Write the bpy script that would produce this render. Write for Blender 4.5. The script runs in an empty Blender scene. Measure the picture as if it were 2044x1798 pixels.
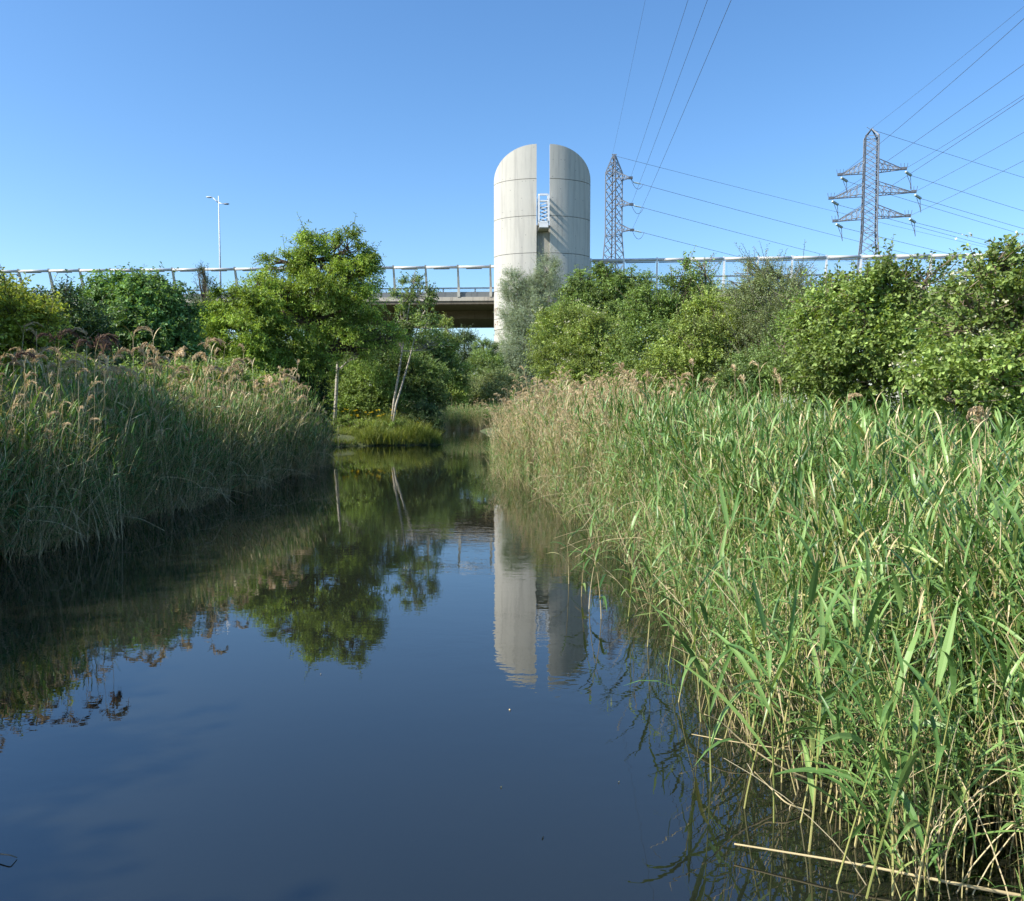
import bpy, math, random
import numpy as np
from mathutils import Vector, Matrix

rng = np.random.default_rng(11)
random.seed(11)
SC = bpy.context.scene
COL = SC.collection

# ------------------------------------------------------------------ camera
CAM_H, F, CX, CY, PITCH = 2.1, 1603.0, 1021.5, 899.0, math.radians(3.46)
cd = bpy.data.cameras.new("camera")
cd.sensor_width = 36.0
cd.sensor_fit = 'HORIZONTAL'
cd.lens = 36.0 * F / 2043.0
cd.clip_start, cd.clip_end = 0.05, 20000
cam = bpy.data.objects.new("camera", cd)
COL.objects.link(cam)
cam.location = (0, 0, CAM_H)
cam.rotation_euler = (math.pi / 2 - PITCH, 0, 0)
SC.camera = cam

# ------------------------------------------------------------------ sky and sun
SUN_EL, SUN_AZ = math.radians(41), math.radians(180 + 69.5)      # azimuth clockwise from +Y: left and behind the camera
SUN_DIR = Vector((math.sin(SUN_AZ) * math.cos(SUN_EL), math.cos(SUN_AZ) * math.cos(SUN_EL), math.sin(SUN_EL)))
world = bpy.data.worlds.new("World")
SC.world = world
world.use_nodes = True
wn = world.node_tree
sky = wn.nodes.new("ShaderNodeTexSky")
sky.sky_type = 'NISHITA'
sky.sun_disc = False
sky.sun_elevation, sky.sun_rotation = SUN_EL, SUN_AZ
sky.altitude, sky.air_density, sky.dust_density, sky.ozone_density = 100, 1.0, 0.7, 4.0
bg = wn.nodes["Background"]
bg.inputs["Strength"].default_value = 0.15
hs = wn.nodes.new("ShaderNodeHueSaturation")
hs.inputs["Saturation"].default_value = 1.16
wn.links.new(sky.outputs[0], hs.inputs["Color"])
wn.links.new(hs.outputs[0], bg.inputs["Color"])
sl = bpy.data.lights.new("sun", 'SUN')
sl.energy, sl.angle, sl.color = 5.0, math.radians(0.53), (1.0, 0.94, 0.83)
so = bpy.data.objects.new("sun", sl)
COL.objects.link(so)
so.rotation_euler = SUN_DIR.to_track_quat('Z', 'Y').to_euler()

SC.view_settings.view_transform = 'Standard'
SC.view_settings.look = 'None'
SC.view_settings.exposure = 0.6
SC.view_settings.gamma = 1.0
SC.render.engine = 'CYCLES'
cy = SC.cycles
cy.max_bounces, cy.diffuse_bounces, cy.glossy_bounces, cy.transmission_bounces, cy.transparent_max_bounces = 5, 2, 2, 3, 8
cy.use_denoising = True
cy.use_adaptive_sampling = True
cy.adaptive_threshold = 0.025
cy.debug_use_spatial_splits = True
cy.caustics_reflective = cy.caustics_refractive = False


def at(px, py, Y):
    """World point at depth Y seen at (px, py) of the 2043 x 1798 picture."""
    dx, dy = (px - CX) / F, (CY - py) / F
    d = np.array([dx, math.cos(PITCH) + dy * math.sin(PITCH), -math.sin(PITCH) + dy * math.cos(PITCH)])
    return np.array([0, 0, CAM_H]) + d * (Y / d[1])


def gnd(px, py, z=0.0):
    dx, dy = (px - CX) / F, (CY - py) / F
    d = np.array([dx, math.cos(PITCH) + dy * math.sin(PITCH), -math.sin(PITCH) + dy * math.cos(PITCH)])
    return np.array([0, 0, CAM_H]) + d * ((z - CAM_H) / d[2])


# ------------------------------------------------------------------ mesh helpers
def norm(v):
    v = np.asarray(v, float)
    return v / np.maximum(np.linalg.norm(v, axis=-1, keepdims=True), 1e-9)


class MB:
    """collects vertices and faces, builds ONE mesh"""
    def __init__(s):
        s.V, s.T, s.Q, s.A, s.n = [], [], [], [], 0
        s.mt, s.mq = [], []

    def add(s, v, tris=None, quads=None, tint=0.5, mi=0):
        v = np.asarray(v, float).reshape(-1, 3)
        if tris is not None and len(tris):
            t = np.asarray(tris, int).reshape(-1, 3) + s.n
            s.T.append(t); s.mt.append(np.full(len(t), mi))
        if quads is not None and len(quads):
            q = np.asarray(quads, int).reshape(-1, 4) + s.n
            s.Q.append(q); s.mq.append(np.full(len(q), mi))
        s.V.append(v)
        s.A.append(np.broadcast_to(np.asarray(tint, float), (len(v),)).copy())
        s.n += len(v)
        return s

    def box(s, c, size, rz=0.0, tint=0.5, mi=0):
        x, y, z = np.asarray(size) / 2
        v = np.array([[-x,-y,-z],[x,-y,-z],[x,y,-z],[-x,y,-z],[-x,-y,z],[x,-y,z],[x,y,z],[-x,y,z]])
        ca, sa = math.cos(rz), math.sin(rz)
        v = v @ np.array([[ca, sa, 0], [-sa, ca, 0], [0, 0, 1]]) + np.asarray(c)
        return s.add(v, quads=[[0,3,2,1],[4,5,6,7],[0,1,5,4],[1,2,6,5],[2,3,7,6],[3,0,4,7]], tint=tint, mi=mi)

    def bar(s, a, b, w, h=None, tint=0.5, mi=0):
        a, b = np.asarray(a, float), np.asarray(b, float)
        h = h or w
        t = norm(b - a)
        up = np.array([0, 0, 1.0]) if abs(t[2]) < 0.95 else np.array([0, 1.0, 0])
        r = norm(np.cross(t, up)); u = np.cross(r, t)
        v = [p + r * i * w / 2 + u * j * h / 2 for p in (a, b) for i, j in ((-1,-1),(1,-1),(1,1),(-1,1))]
        return s.add(v, quads=[[0,3,2,1],[4,5,6,7],[0,1,5,4],[1,2,6,5],[2,3,7,6],[3,0,4,7]], tint=tint, mi=mi)

    def tube(s, pts, rad, n=6, tint=0.5, cap=True, mi=0):
        P = np.asarray(pts, float); m = len(P)
        R = np.broadcast_to(np.asarray(rad, float), (m,))
        T = norm(np.gradient(P, axis=0))
        ref = np.array([0, 0, 1.0]) if abs(T[m // 2][2]) < 0.8 else np.array([1.0, 0.13, 0])
        N = norm(np.cross(T, ref)); B = np.cross(T, N)
        a = np.linspace(0, 2 * np.pi, n, endpoint=False)
        v = P[:, None] + R[:, None, None] * (np.cos(a)[None, :, None] * N[:, None] + np.sin(a)[None, :, None] * B[:, None])
        i, j = np.meshgrid(np.arange(m - 1), np.arange(n), indexing='ij')
        j2 = (j + 1) % n
        q = np.stack([i*n+j, i*n+j2, (i+1)*n+j2, (i+1)*n+j], -1).reshape(-1, 4)
        tr = []
        if cap:
            for k in range(1, n - 1):
                tr += [[0, k + 1, k], [(m-1)*n, (m-1)*n+k, (m-1)*n+k+1]]
        tt = np.repeat(np.broadcast_to(np.asarray(tint, float), (m,)), n)
        return s.add(v.reshape(-1, 3), tris=tr, quads=q, tint=tt, mi=mi)

    def ribbon(s, P, W, side, fold=0.0, nrm=None, tint=0.5, mi=0):
        """leaf blade along P (m,3), half widths W, folded along its midrib"""
        P = np.asarray(P, float); m = len(P)
        W = np.asarray(W, float)[:, None]
        S = norm(side) * np.ones((m, 1))
        up = (norm(nrm) if nrm is not None else np.array([0, 0, 1.0])) * np.ones((m, 1))
        v = np.stack([P - S * W + up * W * fold, P, P + S * W + up * W * fold], 1).reshape(-1, 3)
        q = []
        for k in range(m - 1):
            o = 3 * k
            q += [[o, o+1, o+4, o+3], [o+1, o+2, o+5, o+4]]
        return s.add(v, quads=q, tint=tint, mi=mi)

    def mesh(s, name, mats, smooth=False):
        V = np.concatenate(s.V) if s.V else np.zeros((0, 3))
        T = np.concatenate(s.T) if s.T else np.zeros((0, 3), int)
        Q = np.concatenate(s.Q) if s.Q else np.zeros((0, 4), int)
        me = bpy.data.meshes.new(name)
        me.vertices.add(len(V)); me.vertices.foreach_set("co", V.ravel())
        nt, nq = len(T), len(Q)
        me.loops.add(nt * 3 + nq * 4)
        me.loops.foreach_set("vertex_index", np.concatenate([T.ravel(), Q.ravel()]).astype(np.int32))
        me.polygons.add(nt + nq)
        me.polygons.foreach_set("loop_start", np.concatenate([np.arange(nt) * 3, nt * 3 + np.arange(nq) * 4]).astype(np.int32))
        mats = mats if isinstance(mats, (list, tuple)) else [mats]
        for m_ in mats: me.materials.append(m_)
        if len(mats) > 1:
            me.polygons.foreach_set("material_index", np.concatenate(s.mt + s.mq).astype(np.int32))
        at_ = me.attributes.new("tint", 'FLOAT', 'POINT')
        at_.data.foreach_set("value", np.concatenate(s.A).astype(np.float32))
        me.update(calc_edges=True)
        (me.shade_smooth if smooth else me.shade_flat)()
        return me

    def build(s, name, mats, parent=None, smooth=False):
        return link(name, s.mesh(name, mats, smooth), parent)


def link(name, me, parent=None):
    o = bpy.data.objects.new(name, me)
    COL.objects.link(o)
    if parent is not None:
        o.parent = parent
        w, q = Matrix.Identity(4), parent            # keep world coordinates under the parent
        while q is not None:
            w = q.matrix_parent_inverse @ Matrix.Translation(q.location) @ w
            q = q.parent
        o.matrix_parent_inverse = w.inverted()
    return o


def tag(o, label=None, cat=None, group=None, kind=None):
    if label: o["label"] = label
    if cat: o["category"] = cat
    if group: o["group"] = group
    if kind: o["kind"] = kind
    return o


def thing(name, label, cat, loc=(0, 0, 0), group=None):
    o = bpy.data.objects.new(name, None)
    COL.objects.link(o)
    o.location = loc
    o.empty_display_size = 0.2
    return tag(o, label, cat, group)


# ------------------------------------------------------------------ materials
def new_mat(name):
    m = bpy.data.materials.new(name)
    m.use_nodes = True
    nt = m.node_tree
    return m, nt, nt.nodes["Principled BSDF"], nt.nodes["Material Output"]


def N(nt, t, **kw):
    n = nt.nodes.new("ShaderNode" + t)
    for k, v in kw.items(): setattr(n, k, v)
    return n


def noise(nt, scale, detail=4, vec=None, rough=0.55):
    n = N(nt, "TexNoise")
    n.inputs["Scale"].default_value = scale
    n.inputs["Detail"].default_value = detail
    n.inputs["Roughness"].default_value = rough
    if vec is not None: nt.links.new(vec, n.inputs["Vector"])
    return n.outputs["Fac"]


def ramp(nt, fac, stops):
    r = N(nt, "ValToRGB")
    e = r.color_ramp.elements
    while len(e) < len(stops): e.new(0.5)
    for i, (p, c) in enumerate(stops):
        e[i].position = p
        e[i].color = (*c, 1) if len(c) == 3 else c
    nt.links.new(fac, r.inputs[0])
    return r.outputs[0]


def math_(nt, op, a, b=None, clamp=False):
    n = N(nt, "Math", operation=op, use_clamp=clamp)
    for i, v in enumerate((a, b)):
        if v is None: continue
        if isinstance(v, (int, float)): n.inputs[i].default_value = v
        else: nt.links.new(v, n.inputs[i])
    return n.outputs[0]


def mix(nt, fac, a, b, blend='MIX'):
    n = N(nt, "Mix", data_type='RGBA', blend_type=blend)
    for sock, v in ((n.inputs[0], fac), (n.inputs[6], a), (n.inputs[7], b)):
        if isinstance(v, (int, float)): sock.default_value = v
        elif isinstance(v, tuple): sock.default_value = (*v, 1) if len(v) == 3 else v
        else: nt.links.new(v, sock)
    return n.outputs[2]


def coords(nt, sx=1, sy=1, sz=1):
    tc = N(nt, "TexCoord")
    mp = N(nt, "Mapping")
    mp.inputs["Scale"].default_value = (sx, sy, sz)
    nt.links.new(tc.outputs["Object"], mp.inputs["Vector"])
    return mp.outputs[0]


def leaf_mat(name, dark, mid, light, transl=0.32, rough=0.5, spec=0.25, rnd=0.35, tcol=None, old=None):
    """leaf blades: colour varies from leaf to leaf (tint attribute) and plant to plant; light shines through"""
    m, nt, p, out = new_mat(name)
    a = N(nt, "Attribute", attribute_name="tint").outputs["Fac"]
    oi = N(nt, "ObjectInfo").outputs["Random"]
    v = math_(nt, 'ADD', a, math_(nt, 'MULTIPLY', math_(nt, 'SUBTRACT', oi, 0.5), rnd), True)
    c = ramp(nt, v, [(0.0, dark), (0.5, mid), (1.0, light)] if old is None else [(0.0, dark), (0.45, mid), (0.80, light), (0.97, old)])
    nt.links.new(c, p.inputs["Base Color"])
    p.inputs["Roughness"].default_value = rough
    p.inputs["Specular IOR Level"].default_value = spec
    t = N(nt, "BsdfTranslucent")
    tc = mix(nt, 1.0, c, tcol or (1.35, 1.25, 0.55), 'MULTIPLY')
    nt.links.new(tc, t.inputs["Color"])
    ms = N(nt, "MixShader")
    ms.inputs[0].default_value = transl
    nt.links.new(p.outputs[0], ms.inputs[1])
    nt.links.new(t.outputs[0], ms.inputs[2])
    nt.links.new(ms.outputs[0], out.inputs["Surface"])
    return m


def plain_mat(name, color, rough=0.6, metal=0.0, spec=0.4, var=0.15, scale=3.0, bump=0.0):
    m, nt, p, out = new_mat(name)
    v = coords(nt)
    f = noise(nt, scale, 5, v)
    c = mix(nt, f, tuple(x * (1 - var) for x in color), tuple(min(1, x * (1 + var)) for x in color))
    nt.links.new(c, p.inputs["Base Color"])
    p.inputs["Roughness"].default_value = rough
    p.inputs["Metallic"].default_value = metal
    p.inputs["Specular IOR Level"].default_value = spec
    if bump:
        b = N(nt, "Bump"); b.inputs["Strength"].default_value = bump
        nt.links.new(noise(nt, scale * 6, 4, v), b.inputs["Height"])
        nt.links.new(b.outputs[0], p.inputs["Normal"])
    return m


def concrete_mat(name, base, streak=0.5):
    m, nt, p, out = new_mat(name)
    v = coords(nt)
    big = noise(nt, 0.35, 4, v)
    fine = noise(nt, 5, 6, v)
    vs = coords(nt, 1.3, 1.3, 0.06)
    st = noise(nt, 1.6, 5, vs, 0.7)
    c = mix(nt, big, tuple(x * 0.90 for x in base), tuple(x * 1.06 for x in base))
    c = mix(nt, math_(nt, 'MULTIPLY', fine, 0.25), c, tuple(x * 0.72 for x in base))
    oi = N(nt, 'ObjectInfo').outputs['Random']                       # each cast panel a little different
    c = mix(nt, math_(nt, 'MULTIPLY', oi, 0.22), c, tuple(x * k for x, k in zip(base, (0.62, 0.64, 0.68))))
    stf = ramp(nt, st, [(0.50, (0, 0, 0)), (0.70, (1, 1, 1))])
    c = mix(nt, math_(nt, 'MULTIPLY', stf, streak), c, tuple(x * k for x, k in zip(base, (0.50, 0.50, 0.52))))
    nt.links.new(c, p.inputs["Base Color"])
    p.inputs["Roughness"].default_value = 0.85
    p.inputs["Specular IOR Level"].default_value = 0.2
    b = N(nt, "Bump"); b.inputs["Strength"].default_value = 0.15
    nt.links.new(fine, b.inputs["Height"]); nt.links.new(b.outputs[0], p.inputs["Normal"])
    return m


M = {}
M['tower'] = concrete_mat("tower_concrete", (0.58, 0.56, 0.50), 0.60)
M['stained'] = concrete_mat("stained_concrete", (0.42, 0.40, 0.34), 0.95)
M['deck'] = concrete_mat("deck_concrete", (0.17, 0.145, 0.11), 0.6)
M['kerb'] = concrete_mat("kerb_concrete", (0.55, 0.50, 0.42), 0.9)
M['parapet'] = concrete_mat("parapet_grey", (0.20, 0.215, 0.22), 0.7)
M['joint'] = plain_mat("joint_dark", (0.10, 0.10, 0.09), 0.9)
M['graffiti'] = plain_mat("graffiti_paint", (0.24, 0.10, 0.07), 0.6, var=0.4, scale=9)
M['white_steel'] = plain_mat("white_steel", (0.78, 0.79, 0.80), 0.4, var=0.06)
M['tube'] = plain_mat("barrier_tube_paint", (0.54, 0.54, 0.53), 0.35, var=0.08, scale=1.2)
M['post'] = plain_mat("barrier_post_paint", (0.52, 0.50, 0.44), 0.55, var=0.2, scale=2.0)
M['dirty'] = plain_mat("dirty_seal", (0.20, 0.195, 0.18), 0.8, var=0.3)
M['asphalt'] = plain_mat("asphalt", (0.05, 0.05, 0.052), 0.9)
M['galv'] = plain_mat("galvanised_steel", (0.30, 0.32, 0.35), 0.55, metal=0.35, var=0.15, scale=0.8)
M['galv_dark'] = plain_mat("weathered_steel", (0.13, 0.145, 0.17), 0.6, metal=0.3, var=0.2, scale=0.8)
M['wire'] = plain_mat("aluminium_wire", (0.10, 0.115, 0.16), 0.6, metal=0.2)
M['ins'] = plain_mat("glass_insulator", (0.55, 0.66, 0.62), 0.15, spec=0.6)
M['lamp'] = plain_mat("lamp_paint", (0.72, 0.74, 0.76), 0.4, var=0.05)
M['lamp_dark'] = plain_mat("lamp_head_dark", (0.16, 0.17, 0.19), 0.4)
M['bark'] = plain_mat("brown_bark", (0.10, 0.075, 0.05), 0.9, var=0.4, scale=8, bump=0.5)
M['grey_bark'] = plain_mat("grey_bark", (0.22, 0.19, 0.15), 0.9, var=0.35, scale=10, bump=0.4)
M['twig'] = plain_mat("twig_brown", (0.21, 0.165, 0.115), 0.8, var=0.35, scale=6)


def birch_bark():
    m, nt, p, out = new_mat("pale_bark")
    v = coords(nt, 4, 4, 14)
    f = noise(nt, 1.2, 5, v)
    c = ramp(nt, f, [(0.30, (0.07, 0.06, 0.05)), (0.42, (0.40, 0.36, 0.29)), (1.0, (0.56, 0.51, 0.42))])
    nt.links.new(c, p.inputs["Base Color"]); p.inputs["Roughness"].default_value = 0.8
    return m


M['birch'] = birch_bark()


def glass_mat():
    m, nt, p, out = new_mat("barrier_glass")
    t = N(nt, "BsdfTransparent"); t.inputs[0].default_value = (0.86, 0.90, 0.93, 1)
    d = N(nt, "BsdfDiffuse"); d.inputs[0].default_value = (0.62, 0.68, 0.74, 1)
    g = N(nt, "BsdfGlossy"); g.inputs["Roughness"].default_value = 0.02
    s1 = N(nt, "MixShader"); s2 = N(nt, "MixShader")
    f = N(nt, "Fresnel"); f.inputs[0].default_value = 1.4
    s1.inputs[0].default_value = 0.16
    nt.links.new(t.outputs[0], s1.inputs[1]); nt.links.new(d.outputs[0], s1.inputs[2])
    nt.links.new(f.outputs[0], s2.inputs[0])
    nt.links.new(s1.outputs[0], s2.inputs[1]); nt.links.new(g.outputs[0], s2.inputs[2])
    nt.links.new(s2.outputs[0], out.inputs["Surface"])
    return m


M['glass'] = glass_mat()


def clear_glass_mat():
    m, nt, p, out = new_mat("clear_glass")
    t = N(nt, "BsdfTransparent"); t.inputs[0].default_value = (0.95, 0.97, 0.98, 1)
    g = N(nt, "BsdfGlossy"); g.inputs["Roughness"].default_value = 0.02
    s = N(nt, "MixShader"); f = N(nt, "Fresnel"); f.inputs[0].default_value = 1.25
    nt.links.new(f.outputs[0], s.inputs[0]); nt.links.new(t.outputs[0], s.inputs[1]); nt.links.new(g.outputs[0], s.inputs[2])
    nt.links.new(s.outputs[0], out.inputs["Surface"])
    return m


M['clear'] = clear_glass_mat()


def water_mat():
    m, nt, p, out = new_mat("pond_water")
    v = coords(nt)
    murk = noise(nt, 0.22, 3, v)
    c = mix(nt, murk, (0.005, 0.007, 0.006), (0.021, 0.022, 0.014))
    nt.links.new(c, p.inputs["Base Color"])
    p.inputs["Roughness"].default_value = 0.0
    p.inputs["IOR"].default_value = 1.95
    p.inputs["Specular IOR Level"].default_value = 0.5
    vr = coords(nt, 0.8, 1.5, 1)
    r1 = noise(nt, 2.6, 3, vr)
    r2 = noise(nt, 9.0, 2, vr)
    patch = ramp(nt, noise(nt, 0.13, 3, v), [(0.42, (0.12, 0.12, 0.12)), (0.62, (1, 1, 1))])
    h = math_(nt, 'ADD', r1, math_(nt, 'MULTIPLY', r2, 0.35))
    h = math_(nt, 'MULTIPLY', h, patch)
    b = N(nt, "Bump"); b.inputs["Strength"].default_value = 1.0; b.inputs["Distance"].default_value = 0.0024
    nt.links.new(h, b.inputs["Height"]); nt.links.new(b.outputs[0], p.inputs["Normal"])
    return m


M['water'] = water_mat()


def ground_mat():
    m, nt, p, out = new_mat("bank_soil")
    v = coords(nt)
    f = noise(nt, 0.8, 6, v)
    g = noise(nt, 6, 5, v)
    c = ramp(nt, f, [(0.3, (0.055, 0.048, 0.026)), (0.5, (0.06, 0.085, 0.025)), (0.7, (0.09, 0.12, 0.035))])
    c = mix(nt, math_(nt, 'MULTIPLY', g, 0.4), c, (0.12, 0.10, 0.06))
    nt.links.new(c, p.inputs["Base Color"]); p.inputs["Roughness"].default_value = 0.95
    b = N(nt, "Bump"); b.inputs["Strength"].default_value = 0.6; b.inputs["Distance"].default_value = 0.05
    nt.links.new(g, b.inputs["Height"]); nt.links.new(b.outputs[0], p.inputs["Normal"])
    return m


M['ground'] = ground_mat()
M['sand'] = plain_mat("sandy_mud", (0.20, 0.17, 0.10), 0.9, var=0.35, scale=4, bump=0.5)

# foliage
M['reed_leaf'] = leaf_mat("reed_leaf", (0.045, 0.100, 0.030), (0.130, 0.255, 0.065), (0.28, 0.43, 0.13), 0.24, 0.40, 0.45, 0.3, None, (0.52, 0.45, 0.20))
M['reed_leaf_dark'] = leaf_mat("reed_leaf_slender", (0.034, 0.095, 0.024), (0.090, 0.20, 0.045), (0.22, 0.35, 0.09), 0.24, 0.45, 0.35, 0.4, None, (0.46, 0.39, 0.19))
M['reed_stem'] = leaf_mat("reed_stem", (0.17, 0.23, 0.06), (0.36, 0.37, 0.12), (0.58, 0.50, 0.24), 0.10, 0.5, 0.3, 0.7)
M['dry_stem'] = leaf_mat("dry_reed_stem", (0.34, 0.26, 0.13), (0.58, 0.47, 0.26), (0.75, 0.64, 0.40), 0.10, 0.6, 0.2, 0.7)
M['plume'] = leaf_mat("reed_plume", (0.38, 0.28, 0.16), (0.62, 0.48, 0.29), (0.80, 0.66, 0.43), 0.30, 0.8, 0.1, 0.6, (1.1, 1.0, 0.85))
M['plume_dark'] = leaf_mat("dark_reed_plume", (0.09, 0.06, 0.05), (0.17, 0.115, 0.09), (0.27, 0.18, 0.13), 0.30, 0.8, 0.1, 0.4, (1.1, 1.0, 0.85))
M['grass'] = leaf_mat("bank_grass", (0.10, 0.15, 0.03), (0.21, 0.27, 0.06), (0.40, 0.42, 0.14), 0.40, 0.5, 0.25, 0.6)
M['flower_yellow'] = leaf_mat("iris_yellow", (0.62, 0.42, 0.02), (0.75, 0.55, 0.03), (0.8, 0.62, 0.05), 0.3, 0.6, 0.1, 0.2, (1, 1, 1))
M['flower_cream'] = leaf_mat("cream_flower", (0.50, 0.50, 0.28), (0.66, 0.64, 0.42), (0.78, 0.76, 0.56), 0.25, 0.7, 0.1, 0.2, (1, 1, 1))


def LM(key, base, k=0.42, l=2.0, transl=0.33, spec=0.38, gain=(1, 1, 1)):
    base = tuple(min(0.6, x * f_ * 1.24) for x, f_ in zip(base, gain))
    M[key] = leaf_mat(key, tuple(x * k for x in base), base, tuple(min(1, x * l) for x in base), transl, 0.5, spec, 0.0)


G1 = dict(gain=(1, 1, 1))
LM('robinia', (0.215, 0.300, 0.058), **G1)
LM('roundtree', (0.125, 0.215, 0.070), **G1)
LM('darktree', (0.050, 0.090, 0.034), transl=0.2, **G1)
LM('yellowbush', (0.255, 0.310, 0.055), **G1)
LM('conifer', (0.085, 0.130, 0.055), transl=0.2, **G1)
LM('birchleaf', (0.165, 0.235, 0.080), **G1)
LM('willow', (0.26, 0.315, 0.215), k=0.6, l=1.5, transl=0.25, **G1)
LM('lush', (0.150, 0.220, 0.062), **G1)
LM('bramble', (0.180, 0.255, 0.070), **G1)
LM('limebush', (0.205, 0.265, 0.070), **G1)
LM('olive', (0.175, 0.215, 0.095), transl=0.28, **G1)
LM('dogwood', (0.185, 0.255, 0.072), spec=0.35, **G1)
LM('thicket', (0.125, 0.185, 0.058), transl=0.28, **G1)

# ------------------------------------------------------------------ ground and water
Ys = np.array([-60, 3, 4.2, 5.2, 6.1, 8.5, 11.7, 16.2, 26, 40, 58, 64, 75, 90])
XR = np.array([1.9, 1.75, 1.75, 1.65, 1.7, 1.75, 1.68, 1.3, -0.65, -1.6, -2.3, -1.2, -1.0, -1.0])      # right water's edge
Yl = np.array([-60, 0, 8, 10, 15, 24, 28, 30, 36, 37.8, 39.4, 43, 50, 58, 66, 90])
XL = np.array([-9, -8.5, -7.2, -6.6, -6.6, -6.1, -6.3, -9.5, -10, -9.6, -3.6, -4.3, -5.3, -6.0, -6.0, -6.0])     # left water's edge


def xr(y): return np.interp(y, Ys, XR)
def xl(y): return np.interp(y, Yl, XL)


def bank_height(x, y):
    el = np.interp(y, [-60, 0, 26, 30, 34, 90], [1.5, 2.2, 2.2, 1.0, 0, 0])     # reeds stand in shallow water in front of the land
    er = np.interp(y, [-60, 0, 30, 45, 60], [3.0, 2.6, 2.2, 1.0, 0])
    d = np.maximum(xl(y) - el - x, x - xr(y) - er)        # distance onto land
    d = np.where(y > 60, np.maximum(d, y - 63), d)
    d = np.where(y < -20, np.maximum(d, -20 - y), d)
    h = np.where(d > 0, 0.10 + 0.55 * (1 - np.exp(-d / 3.5)), np.maximum(-0.9, 0.10 + d * 0.55))
    m = np.clip((x + 10.5) / 1.5, 0, 1) * np.clip((xl(y) + 0.5 - x) / 1.6, 0, 1) * np.clip((y - 38.6) / 4.0, 0, 1) * np.clip((60 - y) / 8, 0, 1)
    return h + 0.48 * m * m * (3 - 2 * m)


gx = np.unique(np.concatenate([[-6000, -2500, -1000, -400, -200, -100], np.arange(-60, -14, 2.0), np.arange(-14, 8, 0.4), np.arange(8, 60, 2.0), [100, 200, 400, 1000, 2500, 6000]]))
gy = np.unique(np.concatenate([[-6000, -2000, -600, -200, -100], np.arange(-60, 0, 4.0), np.arange(0, 46, 0.5), np.arange(46, 90, 1.5), [100, 120, 150, 200, 400, 1000, 2500, 9000]]))
GX, GY = np.meshgrid(gx, gy, indexing='ij')
GZ = bank_height(GX, GY) + 0.05 * np.sin(GX * 1.7 + 0.4 * GY) * np.cos(GY * 1.3) * (np.abs(GX) < 60)
b = MB()
ny = len(gy)
i, j = np.meshgrid(np.arange(len(gx) - 1), np.arange(ny - 1), indexing='ij')
b.add(np.stack([GX, GY, GZ], -1).reshape(-1, 3), quads=np.stack([i*ny+j, (i+1)*ny+j, (i+1)*ny+j+1, i*ny+j+1], -1).reshape(-1, 4))
ground = b.build("ground", M['ground'], smooth=True)
tag(ground, "dark soil and low growth on the banks", None, kind="structure")
b = MB().add([[-26, -24, 0], [14, -24, 0], [14, 74, 0], [-26, 74, 0]], quads=[[0, 1, 2, 3]])
water = b.build("water", M['water'])
tag(water, "still dark pond water reflecting the sky", None, kind="structure")


def gz(x, y): return float(bank_height(np.array(x, float), np.array(y, float)))


# sandy patch at the foot of the grassy point
b = MB()
c = np.array([-8.3, 38.75])
ang = np.linspace(0, 2 * np.pi, 22, endpoint=False)
rr = 1 + 0.18 * np.sin(ang * 3) + 0.1 * np.cos(ang * 5)
px_, py_ = c[0] + 0.8 * rr * np.cos(ang), c[1] + 0.45 * rr * np.sin(ang)
v = [[c[0], c[1], 0.20]] + [[x, y, max(0.02, gz(x, y) + 0.02)] for x, y in zip(px_, py_)]
b.add(v, tris=[[0, k + 1, (k + 1) % 22 + 1] for k in range(22)])
tag(b.build("sand_patch", M['sand']), "bare sandy mud at the water's edge", None, kind="structure")

# ------------------------------------------------------------------ road bridge
LA, LB = np.array([-74.0, 106.7]), np.array([2.0, 102.5])
RA, RB = np.array([2.0, 102.5]), np.array([86.0, 95.5])


def frame(A, B):
    t = norm(B - A); n = np.array([t[1], -t[0]])         # n points towards the camera
    return t, n, np.linalg.norm(B - A)


bridge = thing("road_bridge", "concrete motorway bridge crossing behind the trees and the tower", "bridge", (-20, 105, 12))


def strip(A, B, prof, mat, name, parent, dzb=0.0):
    """sweep a closed profile (d back from the edge, z) from A to B"""
    t, n, L = frame(A, B)
    m_ = MB(); k = len(prof)
    v = []
    for P, dz in ((A, 0.0), (B, dzb)):
        for d, z in prof:
            q = P - n * d
            v.append([q[0], q[1], z + dz])
    q = [[i_, (i_ + 1) % k, k + (i_ + 1) % k, k + i_] for i_ in range(k)]
    m_.add(v, quads=q)
    c0 = np.mean(v[:k], axis=0); c1 = np.mean(v[k:], axis=0)
    m_.add(np.array(v[:k] + [c0]), tris=[[i_, (i_ + 1) % k, k] for i_ in range(k)])
    m_.add(np.array(v[k:] + [c1]), tris=[[(i_ + 1) % k, i_, k] for i_ in range(k)])
    return m_.build(name, mat, parent)


for A, B in ((LA, LB), (RA, RB)):
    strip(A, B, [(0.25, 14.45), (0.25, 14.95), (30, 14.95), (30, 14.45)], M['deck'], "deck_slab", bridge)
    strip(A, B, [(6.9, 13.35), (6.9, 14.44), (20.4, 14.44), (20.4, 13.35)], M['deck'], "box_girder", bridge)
    strip(A, B, [(0.8, 14.955), (0.8, 14.99), (29, 14.99), (29, 14.955)], M['asphalt'], "road_surface", bridge)
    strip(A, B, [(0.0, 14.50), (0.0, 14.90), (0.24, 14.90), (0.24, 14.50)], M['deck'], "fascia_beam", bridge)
    strip(A, B, [(-0.10, 14.905), (-0.10, 15.38), (0.24, 15.38), (0.24, 14.905)], M['kerb'], "edge_kerb", bridge)
    strip(A, B, [(29.6, 14.96), (29.6, 16.0), (30, 16.0), (30, 14.96)], M['kerb'], "far_parapet", bridge)

STEP = 4.085


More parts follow.
